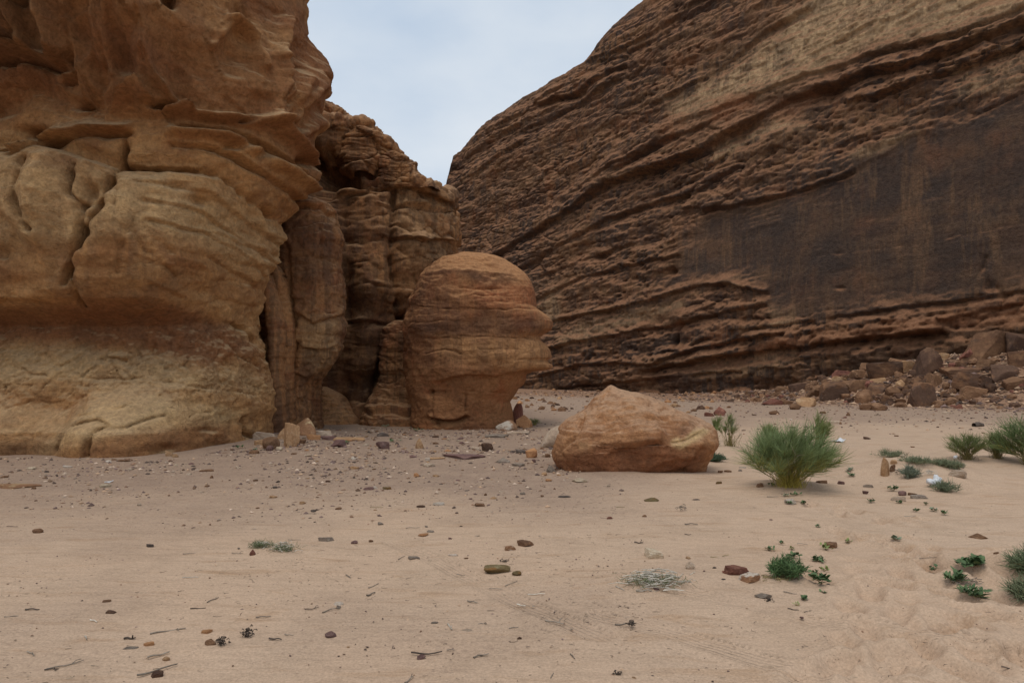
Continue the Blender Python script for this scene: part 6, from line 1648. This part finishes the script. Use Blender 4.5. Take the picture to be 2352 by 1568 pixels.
for q, (x, y, w, lab) in enumerate([(2056, 1240, 32, 'low green weed alone on the sand left of the humped brown rock'), (2000, 1153, 22, 'green weed on the sand below the hummock left side'), (2068, 1156, 26, 'green weed at the pale flat rock under the hummock'), (2145, 1174, 24, 'green weed on the sand below the bag'),
                                    (2170, 1181, 24, 'dark green weed right of the weed below the bag'), (2104, 1175, 18, 'thin weed left of the weed below the bag'), (2127, 1160, 10, 'tiny weed just under the hummock foot'), (1813, 1158, 20, 'green weed against the whitish block'), (1845, 1158, 22, 'flat weed right of the whitish block'),
                                    (1806, 1140, 30, 'leafy weeds under the front of the big shrub'), (1830, 1138, 34, 'grey-green weed right of the leafy weeds under the big shrub'), (1772, 1116, 22, 'dark green weed at the left foot of the big shrub'), (1954, 1082, 22, 'dark weed between the big shrub and the hummock'), (1957, 1094, 16, 'small weed below the dark weed left of the hummock'),
                                    (550, 1030, 30, 'green weed against the right end of the cliff shelf'), (585, 1037, 18, 'small weed by the flat brown stone at the rock group'), (795, 1018, 24, 'green weed at the squat purplish rock'), (905, 1015, 46, 'low green weeds behind the angular grey-purple rock'), (885, 982, 28, 'low weeds at the foot of the rock apron'), (960, 990, 40, 'faint weeds before the rounded buttress')]):
    herb('sand_weed', x, y, w, lab, 50 + q, 12 + w // 3, 'leaf' if q % 3 else 'leafgrey', hpx=5, lsize=.035 if y > 1100 else .05, stems=4)
# hummock plants
for q, (x, y, w, h, lab) in enumerate([(2045, 1050, 70, 15, 'green mat plant on the crest of the hummock'), (2108, 1062, 70, 10, 'green mat plant running down the middle of the hummock'), (2165, 1070, 66, 13, 'green mat plant on the right shoulder of the hummock'), (2190, 1074, 40, 10, 'low green mat at the right end of the hummock')]):
    bush_herb('mat_plant', x, y, w * 1.25, h * 1.2, lab, 80 + q, n=64, per=9, col=(.14, .16, .085), tip=(.25, .265, .16), L=.075, lw=.007)
bush_herb('grey_shrublet', 2091, 1096, 50, 27, 'grey-green shrublet in front of the standing oval stone', 90, n=70, per=12, col=(.14, .165, .11), tip=(.26, .28, .20), L=.08, lw=.007)
bush_herb('grey_shrublet', 2172, 1128, 70, 24, 'thin grey-green shrublet around the plastic bag', 91, n=60, per=8, col=(.12, .145, .08), tip=(.22, .24, .15), L=.08, lw=.007)
bush_herb('mat_plant', 1643, 1060, 56, 20, 'dark green cushion plant at the right of the boulder', 92, n=110, per=12, col=(.06, .10, .05), tip=(.12, .165, .10), L=.06, lw=.010)
bush_herb('grey_shrublet', 1640, 1024, 24, 12, 'small grey-green cushion at the foot of the slim sprouting broom', 93, n=40, per=10, col=(.09, .12, .07), tip=(.16, .19, .12), L=.07, lw=.009)
herb('leafy_herb', 2052, 1128, 34, 'bright green leafy herb on the face of the hummock', 94, 30, hpx=10, lsize=.05)

def tangle(name, x, y, wpx, hpx, label, seed, n=46, mat='bonewood', green=0, deep=.6):
    """heap of dry stems, each stem its own piece"""
    r = random.Random(seed); p, sc = px_scale(x, y); Wm, H = wpx * sc, hpx * sc
    root = empty(name, p); tag(root, label, 'plant')
    for i in range(n):
        az = r.gauss(0, .55) + (math.pi if r.random() < .5 else 0); L = Wm * r.uniform(.12, .34)
        o = np.array([r.gauss(0, .2) * Wm, r.gauss(0, .2) * Wm * deep, H * r.uniform(.05, .7)])
        o[2] += float(ground_z(p[0] + o[0], p[1] + o[1])) - p[2]
        b = r.uniform(-.7, .7); ts = np.linspace(-.5, .5, 5)
        pts = np.stack([o[0] + np.cos(az + b * ts) * L * ts, o[1] + np.sin(az + b * ts) * L * ts * deep, o[2] + H * .4 * (.25 - ts * ts) + np.array([r.gauss(0, .004) for _ in ts])], 1)
        link('stem', tube_mesh('stem', pts, .0035, .0018, M[mat], 4), None, root)
    if green:
        fol = Strands()
        for i in range(green):
            o = np.array([r.gauss(0, .22) * Wm, r.gauss(0, .2) * Wm * deep, H * r.uniform(0, .5)]); d = rnd_unit(r) + np.array([0, 0, .4]); d /= np.linalg.norm(d)
            fol.add([o, o + d * .02, o + d * r.uniform(.03, .06)], .004, .002, (.11, .135, .06), (.2, .22, .11))
        f = fol.build('foliage', M['strand'], root); f['kind'] = 'stuff'
    return root
tangle('dry_plant', 1502, 1340, 165, 24, 'heap of bleached dry stems with some green behind the tyre tracks', 101, n=100, green=300)
tangle('dry_plant', 600, 1256, 62, 18, 'dry twiggy plant with green tufts in the left foreground, left half', 102, n=22, green=260)
tangle('dry_plant', 652, 1264, 66, 22, 'dry twiggy plant with bleached stems in the left foreground, right half', 103, n=30, green=200)
tangle('dry_plant', 2062, 1090, 40, 18, 'dead grey twigs beside the standing oval stone', 104, n=26, mat='twig')
tangle('dry_plant', 2135, 1090, 50, 14, 'dry bleached roots on the face of the hummock', 105, n=22)
tangle('dry_plant', 2225, 1340, 90, 10, 'brown dead twigs among the right-hand leafy herbs', 106, n=30, mat='twig')
tangle('dry_plant', 1790, 1330, 74, 8, 'straw-coloured dry stems under the bushy dark green herb', 107, n=34, mat='stem')
tangle('fibrous_debris', 508, 1482, 34, 24, 'dark fibrous plant debris with frayed top in the lower left', 108, n=40, mat='darkwood')
tangle('fibrous_debris', 569, 1462, 30, 26, 'dark round clump of plant debris right of the frayed debris', 109, n=44, mat='darkwood', deep=.9)
tangle('fibrous_debris', 1453, 1438, 26, 14, 'small dark dung-like debris right of centre near the bottom', 110, n=30, mat='darkwood', deep=.9)
tangle('fibrous_debris', 1765, 1382, 20, 12, 'dark plant debris at the end of the grey slab', 111, n=24, mat='darkwood', deep=.9)
tangle('fibrous_debris', 1160, 1290, 26, 7, 'black bits of debris behind the olive-brown lumpy rock', 112, n=16, mat='darkwood', deep=.9)
tangle('fibrous_debris', 1418, 1548, 24, 8, 'loose dark crumbs of debris at the bottom right of centre', 113, n=18, mat='darkwood', deep=.9)

def twig(x, y, lpx, ang, label, mat='twig', thick=.006, seed=0, fork=False, curve=None):
    r = random.Random(seed * 7 + int(x)); p, sc = px_scale(x, y); L = lpx * sc
    root = empty('twig', p); tag(root, label, 'twig')
    b = r.uniform(-.6, .6) if curve is None else curve
    ts = np.linspace(-.5, .5, 8)
    dy = math.tan(ang) if abs(ang) < 1.2 else 2.5
    fx = L; fy = L * dy * 2.2                                   # foreshortened depth
    pts = np.stack([fx * ts, fy * ts + b * L * (.25 - ts * ts), np.array([thick * .55 + thick * .5 * math.sin(q * 4 + x) ** 2 for q in ts])], 1)
    pts[1:-1, 1] += np.array([r.gauss(0, .012) * L for _ in ts[1:-1]])
    pts[:, 2] += np.array([float(ground_z(p[0] + q[0], p[1] + q[1])) - p[2] for q in pts])
    st_ = link('stem', tube_mesh('stem', pts, thick * .5, thick * .3, M[mat], 6), None, root)
    if fork:
        a = pts[5]; e = a + np.array([L * .22, L * .3 * (1 if b < 0 else -1), thick * 1.5])
        link('side_shoot', tube_mesh('side_shoot', [a, (a + e) / 2 + np.array([0, 0, thick]), e], thick * .35, thick * .2, M[mat], 5), None, st_)
    return root
TW = [  # x, y, length px, angle, material, thickness, label
    (386, 1451, 66, .22, 'twig', .010, 'long straight grey twig in the lower left sand'), (74, 1401, 32, .0, 'darkwood', .012, 'dark curved twig near the left edge'), (26, 1417, 26, .15, 'twig', .009, 'grey splinter at the left edge of the sand'),
    (215, 1427, 24, -.25, 'bonewood', .009, 'white curved bone-like twig at lower left'), (197, 1466, 16, -.5, 'bonewood', .010, 'short white twig below the white curved one'), (298, 1469, 26, .0, 'darkwood', .014, 'dark splintered stick in the lower left sand'),
    (364, 1506, 36, .35, 'twig', .012, 'grey stick above the dark half-buried stone'), (362, 1540, 60, .45, 'twig', .012, 'long curved stick touching the dark half-buried stone'), (150, 1527, 56, .35, 'twig', .008, 'thin forked grey twig at lower left'), (118, 1538, 30, .05, 'darkwood', .008, 'thin dark twig below the thin forked grey twig'),
    (70, 1502, 30, -.3, 'twig', .008, 'faint grey twig in the bottom left corner sand'), (435, 1271, 24, .2, 'twig', .008, 'grey twig left of the dry twiggy plant'), (545, 1270, 28, -.1, 'twig', .007, 'thin forked twigs just left of the dry twiggy plant'), (437, 1327, 34, .08, 'bonewood', .008, 'pale straight twig in the left-centre sand'),
    (455, 1398, 34, .05, 'darkwood', .008, 'dark thin twig in the left-centre foreground'), (489, 1378, 12, .9, 'twig', .008, 'short upright-lying twig right of the pale straight twig'), (605, 1417, 32, .1, 'twig', .009, 'grey splinter above the dark fibrous debris'), (632, 1470, 30, -.05, 'darkwood', .012, 'dark bark piece right of the dark debris clump'),
    (676, 1240, 30, .0, 'twig', .006, 'thin twig right of the dry twiggy plant'), (716, 1398, 28, .25, 'darkwood', .008, 'forked dark twig left of the white flat stone'), (762, 1402, 34, .4, 'twig', .009, 'curved twig just below the white flat stone'), (664, 1458, 22, -.1, 'twig', .007, 'thin grey twig left of the dark purple rounded stone'),
    (948, 1213, 32, .0, 'twig', .009, 'straight olive-grey twig beyond the flat grey-brown stone'), (858, 1346, 16, .8, 'twig', .008, 'short twig pointing away in the left-centre sand'), (852, 1366, 14, .7, 'twig', .013, 'thick short twig below the one pointing away'), (800, 1324, 18, -.6, 'twig', .008, 'feathery grey twig bit left of centre'),
    (922, 1281, 10, .9, 'twig', .007, 'tiny curled twig left of the flat grey-brown stone'), (1058, 1321, 20, -.2, 'twig', .007, 'thin dark twig left of the olive lump'), (1085, 1383, 24, -.25, 'twig', .011, 'knobbly grey twig in the centre foreground'), (1033, 1441, 14, -.9, 'bonewood', .010, 'small white forked bone-like twig in the lower centre'),
    (1108, 1434, 20, .0, 'twig', .008, 'straight dark twig in the lower centre'), (1139, 1352, 30, -.08, 'twig', .007, 'thin grey twig below the olive lump'), (1174, 1340, 28, .5, 'twig', .006, 'long thin twig slanting under the olive lump'), (1232, 1366, 40, .06, 'bonewood', .009, 'white twig right of the olive lump'),
    (1197, 1392, 20, -.3, 'bonewood', .010, 'white twig with dark end in the lower centre'), (1274, 1430, 42, -.22, 'twig', .012, 'thick brown twig in the lower right of centre'), (1180, 1442, 22, .12, 'twig', .007, 'small splinter left of the thick brown twig'), (980, 1500, 70, .02, 'darkwood', .011, 'long dark twig behind the dark purple angular stone'),
    (1105, 1507, 34, .25, 'twig', .009, 'slanting grey twig right of the dark purple angular stone'), (1035, 1493, 18, .0, 'twig', .007, 'short dark twig above the slanting grey twig'), (940, 1562, 14, .9, 'twig', .009, 'twig sticking in at the bottom edge'), (1315, 1508, 8, -1.0, 'twig', .008, 'small standing splinter near the bottom right of centre'),
    (1268, 1552, 8, 1.0, 'twig', .007, 'tiny twig at the bottom right of centre'), (1430, 1436, 36, .15, 'twig', .012, 'curved brown twig left of the small dark dung-like debris'), (1588, 1205, 30, .0, 'twig', .014, 'gnarled bark piece on the sand beyond the cream blocky stone'), (1467, 1248, 20, -.1, 'darkwood', .014, 'dark stub of wood left of the cream blocky stone'),
    (1580, 1228, 14, -.1, 'darkwood', .009, 'dark chip below the gnarled bark piece'), (1843, 1250, 20, -.2, 'twig', .009, 'grey twig in the herb patch'), (1937, 1375, 18, -.25, 'darkwood', .008, 'dark twig on the trodden sand right of the herbs'), (1424, 1352, 16, -.6, 'bonewood', .008, 'bleached twig left of the dry white plant'),
    (1590, 1318, 18, .6, 'bonewood', .007, 'bleached curved twig right of the dry white plant'), (1640, 1280, 16, .0, 'stem', .007, 'straw bit behind the red rocks'), (1667, 1276, 18, .3, 'stem', .007, 'slanting straw behind the red rocks'), (1815, 1362, 24, -.3, 'twig', .008, 'brown twig under the bushy dark green herb'),
    (1822, 1400, 20, -.3, 'darkwood', .007, 'dark thin twig below the small green herb'), (1855, 1405, 18, .1, 'twig', .006, 'thin twig right of the dark thin twig'), (2145, 1280, 50, -.3, 'twig', .006, 'long thin straw left of the right-hand leafy herbs'), (1838, 1152, 26, .05, 'twig', .010, 'grey twig among weeds before the big shrub'),
    (1425, 1165, 20, .05, 'stem', .008, 'straw-coloured twig before the big boulder'), (1775, 1142, 26, .0, 'twig', .012, 'brown root on the sand left under the big shrub'), (715, 1180, 26, .02, 'twig', .007, 'thin olive twig in the middle-left sand'), (28, 1210, 30, -.08, 'darkwood', .008, 'thin dark stick near the left edge above the rounded brown stone'),
    (865, 1165, 30, .0, 'stem', .007, 'thin straw in the middle sand left of the whitish flat slab'), (2325, 1538, 34, -.3, 'darkwood', .010, 'dark root at the lower right edge'), (2090, 1186, 26, .0, 'bonewood', .009, 'pale bent twig below the hummock'),
]
for q, (x, y, l, a, mt, th, lab) in enumerate(TW):
    twig(x, y, l, a, lab, mt, th, q, fork='fork' in lab or q % 5 == 0)

# tiny chaff and twig bits over the foreground, beyond counting
def chaff():
    rng = np.random.default_rng(17); r = random.Random(17)
    s = Strands()
    n = 0
    while n < 1500:
        Y = 3.2 + 9 * r.random() ** 1.5; X = r.uniform(-.8, .8) * Y
        if X > .2 * Y and r.random() < .6: continue
        if r.random() > .25 + .9 * float(pn(X * .6, Y * .6, 2.2)): continue
        a = r.uniform(0, 3.14) if r.random() < .3 else r.gauss(0, .5); L = .010 + .05 * r.random() ** 3
        z = float(ground_z(X, Y)) + .004
        d = np.array([math.cos(a), math.sin(a), 0]) * L
        c = r.choice([(.09, .065, .045), (.16, .12, .08), (.30, .24, .17), (.07, .05, .04)])
        o = np.array([X, Y, z])
        b = np.array([-d[1], d[0], 0]) * r.uniform(-.3, .3)
        s.add([o - d * .5, o + b, o + d * .5], .0035 * r.uniform(.5, 1.4), .002, c, c)
        n += 1
    tag(s.build('chaff', M['strand']), 'fine dry chaff and twig bits on the foreground sand', None, kind='stuff')
chaff()

# fallen log on the far sand
p, sc = px_scale(2247, 979)
ts = np.linspace(-.5, .5, 9)
lg = link('log', tube_mesh('log', np.stack([ts * 30 * sc, .1 * np.sin(ts * 3), .05 + .02 * np.cos(ts * 7)], 1), .09, .07, M['darkwood'], 9), None, None, p)
tag(lg, 'short dark log lying on the far sand at right', 'log')

# wood stump bit before the boulder
tangle('wood_stump', 1565, 1172, 26, 20, 'small grey wood stump splinters before the big boulder', 120, n=26, mat='twig')

# litter
def plastic(name, col, rough=.35):
    k = NT(name, rough); k.b.inputs['Specular IOR Level'].default_value = .4
    v = k.coord((1, 1, 1)); c = k.mix(k.ramp(k.noise(v, 6, 4), (.4, 0.0), (.6, 1.0)), col, tuple(q * .86 for q in col))
    return k.done(c, k.bump(k.noise(v, 9, 4, .6, .8), .02, .7))
M['plastic'] = plastic('white plastic film', (.66, .66, .66))
def crumple(name, lobes, label, x, y, cat, mat, seed):
    """crumpled film: puffed lobes run together into one skin"""
    p, sc = px_scale(x, y); o_ = []
    V, F = ico(4)
    P = np.zeros_like(V)
    # radius = farthest lobe surface along each direction
    cs = np.array([l[:3] for l in lobes]) * sc; rs = np.array([l[3] for l in lobes]) * sc
    rad = np.full(len(V), .012)
    for c, q in zip(cs, rs):
        b = V @ c; disc = b * b - (c @ c) + q * q
        t = np.where(disc > 0, b + np.sqrt(np.maximum(disc, 0)), 0)
        rad = np.maximum(rad, t)
    rad = rad * (1 + .22 * fbm(V[:, 0] * 2.5 + seed, V[:, 1] * 2.5, V[:, 2] * 2.5, 3) - .10 * ridged(V[:, 0] * 3 + seed, V[:, 1] * 3, V[:, 2] * 3, 2))
    W = V * rad[:, None]
    W[:, 2] = np.maximum(W[:, 2], -.02)
    me = mesh_np(name, W, F); me.materials.append(mat)
    return tag(link(name, me, None, None, p + np.array([0, .1, .05])), label, cat)
crumple('plastic_bag', [(-12, 0, 6, 8), (-5, 0, 4, 8), (4, 0, 6, 9), (9, 0, 12, 7), (4, 2, 17, 6), (8, -2, 1, 6)], 'crumpled white plastic bag caught on the hummock plants', 2158, 1122, 'bag', M['plastic'], 3.0)
crumple('plastic_scrap', [(0, 0, 3, 4), (3, 0, 5, 3)], 'small white plastic scrap near the olive brooms at right', 2202, 1060, 'litter', M['plastic'], 9.0)
def sheet(name, x, y, wpx, hpx, label):
    p, sc = px_scale(x, y); Wm, H = wpx * sc, hpx * sc
    n = 14; V = []
    for i in range(n):
        for j in range(n):
            u, v = i / (n - 1) - .5, j / (n - 1) - .5
            z = H * (.25 + .9 * abs(u + .1 * math.sin(v * 5)) ** 1.3 * 1.6 * (1 if u > 0 else .35) + .12 * math.sin(u * 9 + v * 6))
            V.append((u * Wm, v * Wm * .7, z))
    me = mesh_np(name, np.array(V), grid_faces(n, n)); me.materials.append(M['plastic'])
    o = link(name, me, None, None, p); o.rotation_euler = (0, 0, .3)
    md = o.modifiers.new('thickness', 'SOLIDIFY'); md.thickness = .006
    return tag(o, label, 'litter')
sheet('paper_sheet', 1925, 1015, 27, 9, 'bent white sheet of litter on the sand right of the big shrub')
sheet('plastic_scrap', 250, 1107, 16, 4, 'torn white scrap on the gravel behind the long cream stone')
